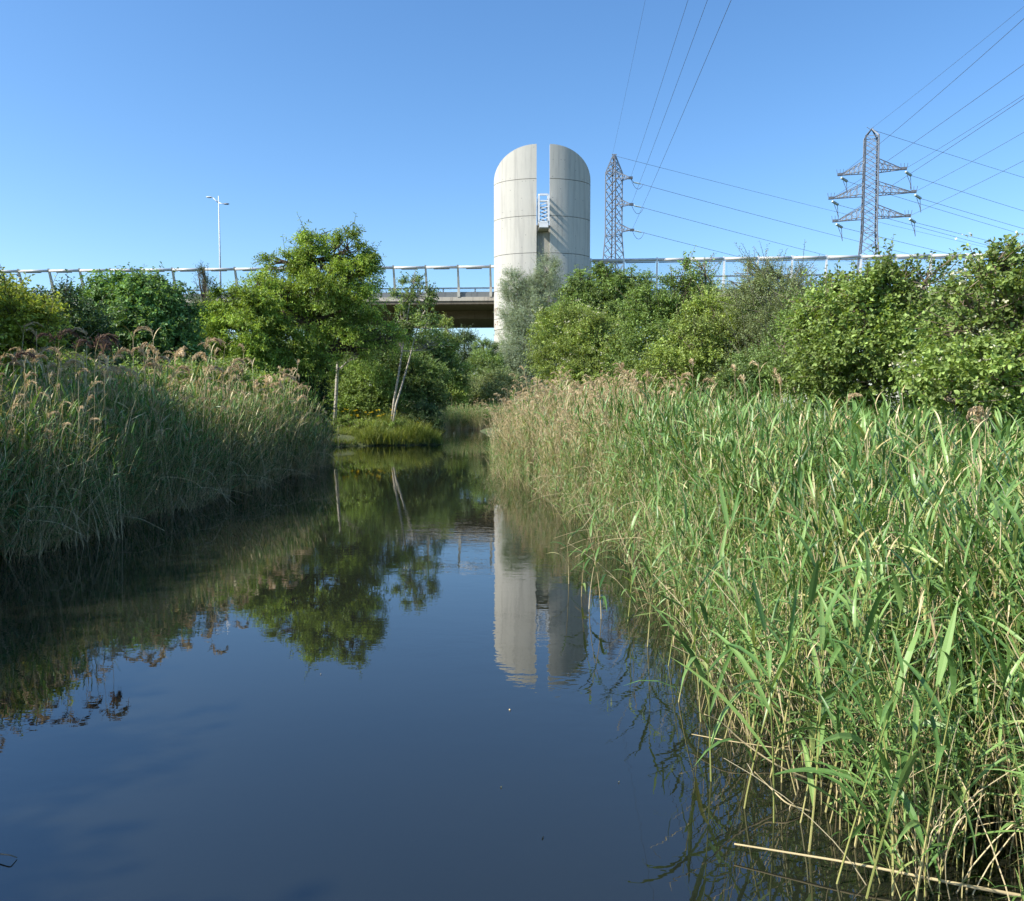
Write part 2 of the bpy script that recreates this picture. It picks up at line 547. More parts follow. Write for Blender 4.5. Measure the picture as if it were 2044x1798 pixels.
def barrier(A, B, name, label, left):
    t, n, L = frame(A, B)
    T = thing(name, label, "noise barrier", (float(A[0] + t[0] * L / 2), float(A[1] + t[1] * L / 2), 15.38))
    top = 19.15 if left else 19.85
    lean = 0.95 if left else 0.30
    rz = math.atan2(t[1], t[0])
    bays = int(L // STEP)
    # meshes in bay space: x along, y back, z up
    post = MB()
    w0, w1 = 0.17, 0.10
    zs = [15.38, 16.6, top + 0.12]
    ys = [0.10, -0.05, -lean]
    for k in range(2):
        za, zb_ = zs[k], zs[k + 1]; ya, yb = ys[k], ys[k + 1]
        ha, hb = (w0, w0 * 0.82) if k == 0 else (w0 * 0.82, w1)
        da, db = (0.26, 0.16) if k == 0 else (0.16, 0.12)
        v = [[-ha, ya-da, za], [ha, ya-da, za], [ha, ya+da, za], [-ha, ya+da, za], [-hb, yb-db, zb_], [hb, yb-db, zb_], [hb, yb+db, zb_], [-hb, yb+db, zb_]]
        post.add(v, quads=[[0,3,2,1],[4,5,6,7],[0,1,5,4],[1,2,6,5],[2,3,7,6],[3,0,4,7]])
    post_me = post.mesh("post", M['post'] if left else M['white_steel'])
    tb = MB().tube([[0.13, -lean, top - 0.16], [STEP - 0.13, -lean, top - 0.16]], 0.175 if left else 0.20, 12)
    tube_me = tb.mesh("top_tube", M['tube'], True)
    seal_me = MB().box([STEP * 0.5, -lean + 0.02, top - 0.36 if left else top - 0.45], [2.0 if left else 3.7, 0.20, 0.10]).mesh("seal_strip", M['dirty'])
    x0, x1 = 0.20, STEP - 0.20
    if left:
        gz0, gy0 = 16.62, -0.02
    else:
        gz0, gy0 = 15.42, 0.10
    gz1 = top - 0.40
    gy1 = -lean
    th = 0.02
    v = [[x0, gy0, gz0], [x1, gy0, gz0], [x1, gy1, gz1], [x0, gy1, gz1]]
    glass_me = MB().add(v, quads=[[0, 1, 2, 3]]).mesh("glass_pane", M['clear'] if left else M['glass'])
    rail_me = MB().box([STEP / 2, 0.35, 16.55], [STEP - 0.02, 0.12, 0.16]).mesh("lower_rail", M['tube'])
    pane2_me = MB().add([[x0, 0.10, 16.06], [x1, 0.10, 16.06], [x1, 0.12, 16.50], [x0, 0.12, 16.50]], quads=[[0, 1, 2, 3]]).mesh("lower_pane", M['glass'])
    par_me = MB().box([STEP / 2, 0.16, 15.72], [STEP - 0.36, 0.10, 0.66]).mesh("parapet_panel", M['parapet'] if left else M['kerb'])
    mid_me = MB().box([STEP / 2, 0.62, 17.72], [STEP - 0.02, 0.10, 0.20]).box([STEP / 2, 0.62, 16.75], [STEP - 0.02, 0.08, 0.11]).mesh("inner_rail", M['white_steel'])
    stub_me = MB().box([STEP / 2, 0.5, 15.9], [0.16, 0.16, 1.3]).mesh("rail_stub", M['tube'])
    for k in range(bays + 1):
        org = (B - t * (k * STEP)) if left else (A + t * (k * STEP + 7.9))
        if left: org = org - t * 0.6
        lst = [("post", post_me)]
        if (not left) or k > 0:
            lst += [("top_tube", tube_me), ("seal_strip", seal_me), ("glass_pane", glass_me), ("parapet_panel", par_me)]
            lst += [("lower_rail", rail_me), ("lower_pane", pane2_me), ("rail_stub", stub_me)] if left else [("inner_rail", mid_me)]
        for nm, me in lst:
            o = bpy.data.objects.new(nm, me); COL.objects.link(o)
            o.parent = T
            o.location = Vector((org[0], org[1], 0)) - T.location
            o.rotation_euler = (0, 0, rz)
    return T


barrier(LA, LB, "noise_barrier", "leaning posts with a white top tube left of the tower, above the robinia", True)
barrier(RA, RB, "noise_barrier", "pale blue glazed barrier with white posts right of the tower, below the pylons", False)

# ------------------------------------------------------------------ concrete tower
TX, TY, TA, TB_ = 3.65, 99.0, 5.84, 3.50
SLOT = 0.77
tower = thing("concrete_tower", "pale concrete tower with rounded shoulders split by a vertical slot", "tower", (TX, TY, 0))


Z_TOP, Z_SH = at(1075, 287, TY - TB_)[2], at(985, 367, TY)[2]


def top_z(x):
    u = np.clip((np.abs(x) - SLOT) / (TA - SLOT), 0, 1)
    return Z_SH + (Z_TOP - Z_SH) * np.sqrt(np.clip(1 - u ** 2, 0, 1)) ** 0.95


JOINTS = [0.0, 4.0] + [float(at(985, y_, TY)[2]) for y_ in (690, 668, 660, 639, 584, 515, 443.5, 372)] + [60.0]
RINGS = (3,)


def shell_piece(sgn, u0, u1, z0, z1, gap, inset=0.0):
    """front and back skin of one cast ring, x from u0 to u1 (fraction of half width), outside face and flat slot/inner face"""
    a0, a1 = u0 + gap, u1 - gap
    nseg = 11
    # angle from the slot (front) round to the side and on to the back
    m_ = MB()
    th = np.linspace(a0, a1, nseg)
    x = np.sin(th) * (TA - inset); y = -np.cos(th) * (TB_ - inset)
    zt = np.minimum(z1, top_z(x))
    keep_low = np.minimum(z0, zt - 0.02)
    xi, yi = x * 0.86, y * 0.80
    xi = np.maximum(xi, SLOT + 0.002) if True else xi
    v = []
    for k in range(nseg):
        v += [[x[k], y[k], keep_low[k]], [x[k], y[k], zt[k]], [xi[k], yi[k], zt[k]], [xi[k], yi[k], keep_low[k]]]
    q = []
    for k in range(nseg - 1):
        o, p = 4 * k, 4 * (k + 1)
        q += [[o, p, p+1, o+1], [o+1, p+1, p+2, o+2], [o+2, p+2, p+3, o+3], [o+3, p+3, p, o]]
    q += [[0, 1, 2, 3]]; e = 4 * (nseg - 1); q += [[e+3, e+2, e+1, e]]
    v = np.array(v)
    if sgn < 0:
        v[:, 0] *= -1; q = [f[::-1] for f in q]
    v += np.array([TX, TY, 0])
    return m_.add(v, quads=q)


th_s = math.asin(SLOT / TA)
th_b = math.asin((SLOT + 0.55) / TA)
cuts = [th_s, 0.62, math.pi / 2, math.pi - 0.62, math.pi - th_b]
for s_ in (-1, 1):
    for k in range(len(JOINTS) - 1):
        z0, z1 = JOINTS[k] + 0.03, JOINTS[k + 1] - 0.03
        if k == len(JOINTS) - 2: z1 = 50
        for c_ in range(4):
            g = 0.0005 if c_ in (1, 2) else 0.0015
            ring = k in RINGS
            pc = shell_piece(s_, cuts[c_], cuts[c_ + 1], z0, z1, g, 0.06 if ring else 0.0)
            pc.build("concrete_panel", M['tower'], tower, True)
# smooth shading must not round the panel edges
for o in tower.children:
    o.data.set_sharp_from_angle(angle=math.radians(30))
# dark core that shows in the joints
for s_ in (-1, 1):
    m_ = MB(); th = np.linspace(th_s + 0.01, math.pi - th_b - 0.01, 30)
    x = np.sin(th) * (TA - 0.10); y = -np.cos(th) * (TB_ - 0.10); zt = top_z(x) - 0.25
    v = np.stack([np.stack([x, y, np.zeros_like(x)], -1), np.stack([x, y, zt], -1)], 1).reshape(-1, 3)
    v[:, 0] *= s_
    m_.add(v + np.array([TX, TY, 0]), quads=[[2*k, 2*k+2, 2*k+3, 2*k+1] for k in range(29)])
    m_.build("joint_core", M['joint'], tower, True)
# recessed slab that closes the slot below the truss
m_ = MB()
for k, (za, zb_) in enumerate(((0, JOINTS[6] - .03), (JOINTS[6] + .03, JOINTS[7] - .03), (JOINTS[7] + .03, at(1082, 448, TY - TB_)[2]))):
    MB().box([TX, TY - TB_ + 0.62, (za + zb_) / 2], [SLOT * 2 - 0.01, 0.5, zb_ - za]).build("slot_panel", M['stained'], tower)
# form-tie holes
m_ = MB()
disc = np.array([[math.cos(a), math.sin(a)] for a in np.linspace(0, 2 * np.pi, 6, endpoint=False)])
for s_ in (-1, 1):
    for k in range(5, len(JOINTS) - 1):
        for th in (0.19, 0.36, 0.44, 0.72, 0.95):
            for dz in (0.25, 1.15, 2.2, 3.6):
                if rng.random() < 0.6: continue
                th2 = th + rng.normal(0, 0.004); z = JOINTS[k + 1 if k < len(JOINTS) - 2 else k] - dz if k < len(JOINTS) - 2 else JOINTS[k] + dz
                x, y = math.sin(th2) * TA, -math.cos(th2) * TB_
                if z > float(top_z(np.array(x))) - 0.3: continue
                nx, nyy = norm(np.array([x / TA ** 2, y / TB_ ** 2]))
                tx, ty = -nyy, nx
                r_ = 0.04
                v = [[TX + s_ * (x + nx * 0.004 + tx * d[0] * r_), TY + y + nyy * 0.004 + ty * d[0] * r_, z + d[1] * r_] for d in disc]
                m_.add(v, tris=[[0, q_, q_ + 1] for q_ in range(1, 5)])
tag(m_.build("tie_holes", M['joint'], tower), kind="stuff")
# graffiti on the foot, above and between the rings
strokes = [[(0.1, 0.2), (0.25, 1.0), (0.45, 0.6), (0.62, 1.05), (0.8, 0.1)], [(1.0, 0.9), (1.35, 1.0), (1.6, 0.75)], [(1.1, 0.1), (1.15, 0.8)],
           [(0.2, -0.9), (0.9, -0.85)], [(0.45, -0.5), (0.5, -1.3)], [(1.2, -0.6), (1.55, -0.5), (1.6, -0.9), (1.3, -1.0)], [(1.9, 0.2), (2.1, 0.9), (2.4, 0.6)]]
for st in strokes:
    m_ = MB(); vv = []
    pts_ = []
    for (a, h_), (a2, h2) in zip(st[:-1], st[1:]):
        for q_ in np.linspace(0, 1, 5)[:-1]: pts_.append((a + (a2 - a) * q_, h_ + (h2 - h_) * q_))
    pts_.append(st[-1])
    for a, h_ in pts_:
        th = -(math.pi / 2 - 0.15) + a * 0.16
        ex = 0.015
        for dz in (-0.05, 0.05):
            for da in (0.006 * (1 if dz > 0 else -1),):
                vv.append([TX + math.sin(th + da) * (TA + ex), TY - math.cos(th + da) * (TB_ + ex), JOINTS[5] + 0.35 + h_ + dz - (0.1 if h_ < -0.35 else 0.0)])
    m_.add(vv, quads=[[2*k, 2*k+2, 2*k+3, 2*k+1] for k in range(len(pts_) - 1)])
    m_.build("graffiti_stroke", M['graffiti'], tower)
# white lattice truss in the slot
truss = link("lattice_truss", None, tower)
ty0, ty1 = TY - TB_ - 1.5, TY - TB_ + 1.6
tz0, tz1 = at(1082, 441, TY - TB_ - 1.5)[2], at(1082, 390, TY - TB_ - 1.5)[2]
hx = 0.55
for sx in (-1, 1):
    for yy in (ty0, ty1):
        MB().box([TX + sx * hx, yy, (tz0 + tz1) / 2], [0.20, 0.20, tz1 - tz0]).build("chord", M['white_steel'], truss)
for zz, hgt in ((tz0 - 0.12, 0.22), (tz1 + 0.10, 0.20), (tz1 - 0.62, 0.16)):
    for yy in (ty0, ty1):
        MB().box([TX, yy, zz], [2 * hx - 0.2, 0.16, hgt]).build("crossbeam", M['white_steel'], truss)
    for sx in (-1, 1):
        MB().box([TX + sx * hx, (ty0 + ty1) / 2, zz], [0.16, ty1 - ty0 - 0.2, hgt]).build("side_beam", M['white_steel'], truss)
nb = 5
for k in range(nb):
    za, zb_ = tz0 + 0.1 + (tz1 - tz0 - 0.8) * k / nb, tz0 + 0.1 + (tz1 - tz0 - 0.8) * (k + 1) / nb
    MB().bar([TX - hx + 0.1, ty0 + 0.02, za], [TX + hx - 0.1, ty0 + 0.02, (za + zb_) / 2 + 0.1], 0.10).build("brace", M['white_steel'], truss)
    MB().bar([TX - hx + 0.1, ty1 - 0.02, zb_], [TX + hx - 0.1, ty1 - 0.02, za + 0.1], 0.10).build("brace", M['galv_dark'], truss)
MB().box([TX, ty0 - 0.02, tz0 - 0.48], [2 * hx - 0.05, 0.10, 0.48]).build("base_plate", M['white_steel'], truss)
MB().box([TX, (ty0 + ty1) / 2, tz0 - 0.78], [2 * hx + 0.1, ty1 - ty0, 0.10]).build("bearing_ledge", M['stained'], truss)

# ------------------------------------------------------------------ street lamp on the bridge
lp = at(440.5, 590, 112.0)
lamp = thing("street_lamp", "tall white two-armed street lamp on the bridge", "street lamp", (lp[0], lp[1], 14.99))
h0, h1 = 14.99, at(436, 391, 112)[2]
MB().tube([[lp[0], lp[1], h0], [lp[0], lp[1], (h0 + h1) / 2], [lp[0], lp[1], h1]], [0.15, 0.11, 0.06], 10).build("pole", M['lamp'], lamp, True)
pL, pR = at(424, 394, 112), at(446, 407, 111.6)
mid_ = np.array([lp[0], lp[1], at(437, 404.5, 112)[2]])
MB().tube([mid_, mid_ * 0.55 + pL * 0.45 + [0, 0, -0.06], pL], [0.09, 0.07, 0.05], 8).build("arm", M['lamp'], lamp, True)
MB().tube([mid_, mid_ * 0.55 + pR * 0.45 + [0, 0, -0.04], pR], [0.09, 0.07, 0.05], 8).build("arm", M['lamp'], lamp, True)


def lamp_head(p, d, mat):
    m_ = MB()
    P = [p, p + d * 0.18, p + d * 0.6, p + d * 0.85]
    m_.tube(P, [0.06, 0.17, 0.19, 0.08], 10)
    v = m_.V[0]; v[:, 2] = p[2] + (v[:, 2] - p[2]) * 0.62
    h_ = m_.build("lamp_head", mat, lamp, True)
    return h_


lamp_head(pL, np.array([-0.97, -0.1, 0.06]), M['lamp'])
lamp_head(pR, np.array([0.97, -0.2, -0.10]), M['lamp_dark'])

# ------------------------------------------------------------------ pylons
def lattice(T, corners, levels, n_panels, wl, wb, cross=True):
    """four legs through level polygons plus bracing"""
    L = [np.array(c) for c in corners]
    for k in range(4):
        m_ = MB()
        for a_, b_ in zip(L[:-1], L[1:]): m_.bar(a_[k], b_[k], wl)
        m_.build("leg", M['galv'] if k % 2 else M['galv_dark'], T)
    for f in range(4):
        m_ = MB()
        for a_, b_, npn in zip(L[:-1], L[1:], n_panels):
            for s_ in range(npn):
                t0, t1 = s_ / npn, (s_ + 1) / npn
                A0, A1 = a_[f] + (b_[f] - a_[f]) * t0, a_[f] + (b_[f] - a_[f]) * t1
                C0, C1 = a_[(f + 1) % 4] + (b_[(f + 1) % 4] - a_[(f + 1) % 4]) * t0, a_[(f + 1) % 4] + (b_[(f + 1) % 4] - a_[(f + 1) % 4]) * t1
                m_.bar(A0, C1, wb)
                if cross: m_.bar(C0, A1, wb)
            m_.bar(b_[f], b_[(f + 1) % 4], wb * 1.1)
        m_.build("bracing", M['galv_dark'] if f % 2 else M['galv'], T)


def square(cx, cy_, z, w, rot):
    return [np.array([cx + w / 2 * math.sqrt(2) * math.cos(rot + math.pi / 4 + k * math.pi / 2), cy_ + w / 2 * math.sqrt(2) * math.sin(rot + math.pi / 4 + k * math.pi / 2), z]) for k in range(4)]


D1 = 180.0
c1 = at(1224.5, 420, D1)
p1 = thing("power_pylon", "narrow grey lattice pylon just right of the concrete tower", "pylon", (c1[0], D1, 0))
zP1 = lambda y: at(1224, y, D1)[2]
r1_ = math.radians(45 + 4)
wd = 33 * D1 / F / math.sqrt(2)
lev = [square(c1[0], D1, 0, wd * 2.3, r1_), square(c1[0], D1, zP1(525), wd * 1.28, r1_), square(c1[0], D1, zP1(470), wd, r1_), square(c1[0], D1, zP1(345), wd, r1_), square(c1[0], D1, zP1(311), wd * 0.16, r1_)]
lattice(p1, lev, None, [8, 3, 7, 3], 0.25, 0.12)
MB().box([c1[0], D1, zP1(308.5)], [1.1, 0.25, 0.16]).build("earth_peak", M['galv'], p1)
ARM1 = []
for ya, yb, ty_, tx_ in ((347, 360, 355, 1258), (399, 412, 408, 1259.5), (449, 463, 459, 1261)):
    tip = at(tx_, ty_, D1 - 4)
    m_ = MB()
    corner = [lev[3][k] for k in range(4)]
    rts = sorted(corner, key=lambda c: -c[0] + 0.2 * c[1])[:2]
    for rt in rts:
        a_ = np.array([rt[0], rt[1], zP1(ya)]); b_ = np.array([rt[0], rt[1], zP1(yb)])
        m_.bar(a_, tip, 0.16); m_.bar(b_, tip, 0.16)
        for q_ in (0.3, 0.6): m_.bar(a_ + (tip - a_) * q_, b_ + (tip - b_) * (q_ - 0.2), 0.10)
    m_.box(tip, [0.9, 0.5, 0.5])
    m_.build("crossarm", M['galv_dark'], p1)
    ARM1.append(tip)


def insulator(parent, a, b, r=0.22):
    a, b = np.asarray(a), np.asarray(b)
    n_ = 9
    P, R_ = [], []
    for k in range(n_ * 2 + 1):
        P.append(a + (b - a) * k / (n_ * 2)); R_.append(r if k % 2 else r * 0.45)
    return MB().tube(P, R_, 8).build("insulator", M['ins'], parent, True)


def wire_curve(p0, p1, sag, n=40):
    t = np.linspace(0, 1, n)[:, None]
    P = p0 + (p1 - p0) * t
    P[:, 2] -= (4 * sag * t * (1 - t))[:, 0]
    return P


def power_line(p0, p1, sag, r, label):
    o = MB().tube(wire_curve(np.asarray(p0, float), np.asarray(p1, float), sag), r * 0.72, 5).build("power_line", M['wire'], None, True)
    return tag(o, label, "power line", "overhead power lines")


def through(p0, px, py, zfall, stretch):
    """far end of a wire that leaves p0 and is seen at (px, py) once it has dropped zfall metres"""
    z = p0[2] - zfall
    d = at(px, py, 1.0) - np.array([0, 0, CAM_H])
    Yq = (z - CAM_H) / d[2]
    q_ = at(px, py, Yq)
    return p0 + (q_ - p0) * stretch


tops1 = at(1222, 309, D1)
nm1 = ["upper", "middle", "lower"]
power_line(tops1, through(tops1, 1286, -2, 1.5, 1.9), 0.6, 0.022, "thin earth wire rising overhead from the tip of the narrow pylon")
for k, (px, nm) in enumerate(zip((1369, 1406.5, 1452), nm1)):
    a_ = ARM1[k]
    e_ = through(a_, px, -2, 2.0, 1.9)
    power_line(a_, e_, 0.8, 0.034, f"conductor from the {nm} arm of the narrow pylon, rising overhead")
FAR = 430.0
e_ = at(2520, 600, FAR)
power_line(at(1230, 312, D1), e_, 3.0, 0.05, "thin earth wire falling to the right from the tip of the narrow pylon")
for k, ((ix, iy), (fx, fy), nm) in enumerate(zip(((1272, 366), (1273, 412.5), (1274, 462.5)), ((2500, 640), (2470, 672), (2400, 690)), nm1)):
    a_ = ARM1[k]
    i0, i1 = at(ix - 8, iy - 2, D1 - 3), at(ix + 6, iy + 1, D1 - 3)
    insulator(p1, i0, i1, 0.20)
    MB().tube([a_, i0], 0.05, 5).build("insulator_link", M['galv_dark'], p1)
    tt = np.linspace(0, 1, 12)[:, None]
    lo = a_ + (i1 + np.array([0.6, 0, 0]) - a_) * tt
    lo[:, 2] -= 4 * 1.7 * (tt * (1 - tt))[:, 0]
    MB().tube(lo, 0.045, 5).build("jumper_loop", M['wire'], p1)
    power_line(i1, at(fx, fy, FAR), 4.0, 0.06, f"conductor from the {nm} arm of the narrow pylon, falling to the right")

D2 = 150.0
c2 = at(1735.5, 400, D2)
p2 = thing("power_pylon", "grey lattice pylon with three pairs of wide arms, further right", "pylon", (c2[0], D2, 0))
zP2 = lambda y: at(1735, y, D2)[2]
r2_ = math.radians(-16)
w2 = 26 * D2 / F * 0.93
lev2 = [square(c2[0], D2, 0, w2 * 2.6, r2_), square(c2[0], D2, zP2(525), w2 * 1.42, r2_), square(c2[0], D2, zP2(462), w2 * 1.06, r2_), square(c2[0], D2, zP2(274), w2 * 0.98, r2_), square(c2[0], D2, zP2(258), 0.12, r2_)]
lattice(p2, lev2, None, [6, 3, 11, 1], 0.20, 0.095)
m_ = MB().tube([at(1736, 258, D2) + [-0.6, 0, 0.35], at(1736, 258, D2), at(1736, 258, D2) + [0.6, 0, 0.35]], 0.05, 5)
m_.build("earth_peak", M['galv'], p2)
ax = np.array([math.cos(r2_), math.sin(r2_), 0]); ay = np.array([-math.sin(r2_), math.cos(r2_), 0])
TIPS = {}
for nm, ya, yb, lt, rt in (("upper", 321, 343, (1676, 350), (1804, 338)), ("middle", 366, 389, (1658, 397), (1823, 384)), ("lower", 412, 435, (1666, 442.5), (1812, 432))):
    for sd, tp in ((-1, lt), (1, rt)):
        hl = abs((tp[0] - 1735.5)) * D2 / F
        Dt = D2 + ax[1] * sd * hl
        tip = at(tp[0], tp[1], Dt)
        arm = link("crossarm", None, p2)
        m_ = MB(); br = MB()
        za, zb_ = zP2(ya), zP2(yb)
        for sy in (-1, 1):
            root = np.array([c2[0], D2, 0]) + ax * sd * w2 / 2 + ay * sy * w2 / 2
            a_ = np.array([root[0], root[1], za]); b_ = np.array([root[0], root[1], zb_])
            m_.bar(a_, tip, 0.12); m_.bar(b_, tip, 0.14)
            npn = 5
            for q_ in range(1, npn):
                t0, t1 = q_ / npn, (q_ - 1) / npn
                br.bar(a_ + (tip - a_) * t0, b_ + (tip - b_) * t0, 0.09)
                br.bar(a_ + (tip - a_) * t1, b_ + (tip - b_) * t0, 0.09)
        for q_ in (0.25, 0.5, 0.75):
            u_ = np.array([c2[0], D2, zb_]) + ax * sd * w2 / 2
            br.bar(u_ + ay * w2 / 2 * (1 - q_) + (tip - u_) * q_, u_ - ay * w2 / 2 * (1 - q_) + (tip - u_) * q_, 0.09)
        m_.build("chord", M['galv_dark'], arm); br.build("bracing", M['galv'], arm)
        MB().box(tip + [0, 0, 0.15], [0.9, 0.5, 0.45], r2_).build("end_plate", M['galv_dark'], arm)
        for q_ in (-0.5, 0, 0.5):
            MB().bar(tip + ax * q_ + [0, 0, 0.4], tip + ax * q_ * 1.2 + [0, 0, 1.1], 0.06).build("bird_spike", M['galv_dark'], arm)
        i0 = tip + np.array([0.1, -0.3, -0.5]); i1 = tip + np.array([1.6, 0.6, -0.95])
        insulator(p2, i0, i1, 0.26)
        for dx_ in (-0.25, 0.35):
            MB().tube([i1 + [dx_ - 0.5, 0, 0.1], i1 + [dx_ * 0.2 - 0.1, 0, -1.4], i1 + [0.1, 0, -2.5]], 0.05, 5).build("jumper_loop", M['wire'], p2)
        TIPS[(nm, sd)] = (tip, i1)

ap = at(1737, 258, D2)
sideword = {-1: "left", 1: "right"}
power_line(ap, through(ap, 2047, 2, 1.0, 1.7), 0.5, 0.03, "thin earth wire rising to the right from the tip of the wide-armed pylon")
power_line(ap, at(2600, 500, 360), 2.0, 0.05, "thin earth wire falling to the right from the tip of the wide-armed pylon")
C5 = lambda x, y: ((3100 + x / 1.998) / 2.005, (400 + y / 1.998) / 2.0045)
up_t = {("upper", -1): C5(1205, 0), ("middle", -1): C5(1530, 0), ("lower", -1): C5(1895, 0), ("upper", 1): C5(1865, 0), ("middle", 1): C5(1990, 217), ("lower", 1): C5(1990, 443)}
dn_t = {("upper", -1): C5(1990, 1075), ("middle", -1): C5(1640, 1145), ("lower", -1): C5(1300, 1210), ("upper", 1): C5(1990, 898), ("middle", 1): C5(1990, 1035), ("lower", 1): C5(1640, 1120)}
for (nm, sd), (tip, i1) in TIPS.items():
    power_line(tip, through(tip, *up_t[(nm, sd)], 1.0, 2.2), 0.7, 0.04, f"conductor rising to the right from the {nm} {sideword[sd]} arm of the wide-armed pylon")
    px, py = dn_t[(nm, sd)]
    a_ = np.array([i1[0], i1[1], i1[2]])
    x0s = 1021.5 + (a_[0] / a_[1]) * F
    y0s = 802 - (a_[2] - CAM_H) / a_[1] * F
    k_ = (2700 - x0s) / (px - x0s)
    power_line(a_, at(2700, y0s + (py - y0s) * k_ * 0.97, 330), 2.0, 0.05, f"conductor falling to the right from the {nm} {sideword[sd]} arm of the wide-armed pylon")

# ------------------------------------------------------------------ trees and shrubs
def leaves(mb, base, axis, nrm, L, W, tint, near=False):
    """many leaves at once: base (n,3), axis (n,3), normal (n,3)"""
    n = len(base)
    a = norm(axis); s = norm(np.cross(a, nrm)); u = np.cross(s, a)
    L = np.asarray(L)[:, None]; W = np.asarray(W)[:, None]
    if near:
        p0 = base
        m1 = base + a * L * 0.35 + u * L * 0.05; m2 = base + a * L * 0.70 + u * L * 0.02
        tp = base + a * L - u * L * 0.12
        l1, r1 = m1 - s * W * 0.5 + u * W * 0.14, m1 + s * W * 0.5 + u * W * 0.14
        l2, r2 = m2 - s * W * 0.40 + u * W * 0.10, m2 + s * W * 0.40 + u * W * 0.10
        V = np.stack([p0, l1, m1, r1, l2, m2, r2, tp], 1).reshape(-1, 3)
        t = np.array([[0, 2, 1], [0, 3, 2], [4, 5, 7], [5, 6, 7]]); q = np.array([[1, 2, 5, 4], [2, 3, 6, 5]])
        o = (np.arange(n) * 8)[:, None, None]
        mb.add(V, tris=(t[None] + o).reshape(-1, 3), quads=(q[None] + o).reshape(-1, 4), tint=np.repeat(tint, 8))
    else:
        m1 = base + a * L * 0.48
        tp = base + a * L - u * L * 0.10
        l1, r1 = m1 - s * W * 0.5 + u * W * 0.15, m1 + s * W * 0.5 + u * W * 0.15
        V = np.stack([base, l1, tp, r1], 1).reshape(-1, 3)
        t = np.array([[0, 2, 1], [0, 3, 2]])
        o = (np.arange(n) * 4)[:, None, None]
        mb.add(V, tris=(t[None] + o).reshape(-1, 3), tint=np.repeat(tint, 4))


def sph(n):
    v = rng.normal(size=(n, 3))
    return norm(v)


def Bl(px, py, rx, rz, Y, ry=None, dens=1.0):
    c = at(px, py, Y); k = Y / F
    return (c, np.array([rx * k, ry if ry else 0.8 * max(rx, rz * 0.7) * k, rz * k]), dens)


def grow(mb, blobs, dens, k, S, L, W, droop=0.15, up=0.35, near=False, shell=0.45, tip_stick=0.25, axis_side=0.8, clump=1.0, per_clump=24, clumped=0.75, leaders=0.05):
    """leafy shoots through the volume of each blob; returns shoot starts for twigs"""
    starts = []
    for c, r, dm in blobs:
        area = 4 * math.pi * ((r[0] * r[1]) ** 1.6 / 3 + (r[0] * r[2]) ** 1.6 / 3 + (r[1] * r[2]) ** 1.6 / 3) ** (1 / 1.6)
        n = max(6, int(area * dens * dm))
        d = sph(n)
        # lumpy outline: radius varies with direction
        ph = rng.random(6) * 6.28
        lump = 1 + 0.13 * np.sin(5 * d[:, 0] + ph[0]) * np.cos(4 * d[:, 2] + ph[1]) + 0.10 * np.sin(9 * d[:, 1] + 7 * d[:, 2] + ph[2])
        rad = rng.random(n) ** shell * lump
        rad += (rng.random(n) < 0.06) * rng.random(n) * tip_stick
        p = c + d * r * rad[:, None]
        # most shoots gather in clumps near the surface, so light and dark masses form
        ns = max(5, n // per_clump)
        ds = sph(ns); lump_s = 0.72 + 0.30 * rng.random(ns)
        pick = rng.integers(0, ns, n)
        q = ds[pick] * lump_s[pick][:, None] + rng.normal(0, 1, (n, 3)) * np.array([0.15, 0.15, 0.10]) * clump
        use = rng.random(n) < clumped
        p = np.where(use[:, None], c + q * r, p)
        d = norm(np.where(use[:, None], q, d))
        ok = p[:, 2] > 0.15
        p, d = p[ok], d[ok]; n = len(p)
        sd = norm(d * 0.8 + np.array([0, 0, up]) + rng.normal(0, 0.45, (n, 3)))
        ln = S * rng.uniform(0.55, 1.3, n)
        ld = (rng.random(n) < leaders) & (d[:, 2] > -0.1)                 # long leading shoots break the outline
        ln = np.where(ld, ln * rng.uniform(1.5, 2.4, n), ln)
        sd = np.where(ld[:, None], norm(d * 0.6 + np.array([0, 0, 0.9]) + rng.normal(0, 0.2, (n, 3))), sd)
        starts.append((c, p, sd, np.minimum(ln, S * 1.3), ln, droop))
        kk = np.arange(k)
        t = (kk + 0.6) / k
        # positions along the shoot, sagging towards its tip
        P = p[:, None] + sd[:, None] * (ln[:, None] * t[None])[..., None]
        P[..., 2] -= droop * ln[:, None] * t[None] ** 2
        P = P.reshape(-1, 3)
        ref = sph(n); side = norm(np.cross(sd, ref)); side2 = np.cross(sd, side)
        ang = (kk * 2.4)[None] + rng.random((n, 1)) * 6.28
        lat = side[:, None] * np.cos(ang)[..., None] + side2[:, None] * np.sin(ang)[..., None]
        ax_ = lat * axis_side + sd[:, None] * 0.55 + rng.normal(0, 0.25, (n, k, 3)) + np.array([0, 0, -droop])
        nr = np.array([0, 0, 1.0]) + lat * 0.25 + rng.normal(0, 0.55, (n, k, 3))
        tint = np.clip(0.5 + rng.normal(0, 0.13, (n, 1)) + rng.normal(0, 0.16, (n, k)) + 0.12 * np.sin(P[:, 0] * 1.3 + P[:, 2] * 1.7 + P[:, 1]).reshape(n, k), 0, 1)
        sz = rng.uniform(0.7, 1.25, n * k)
        leaves(mb, P, ax_.reshape(-1, 3), nr.reshape(-1, 3), L * sz, W * sz * rng.uniform(0.85, 1.15, n * k), tint.ravel(), near)
    return starts


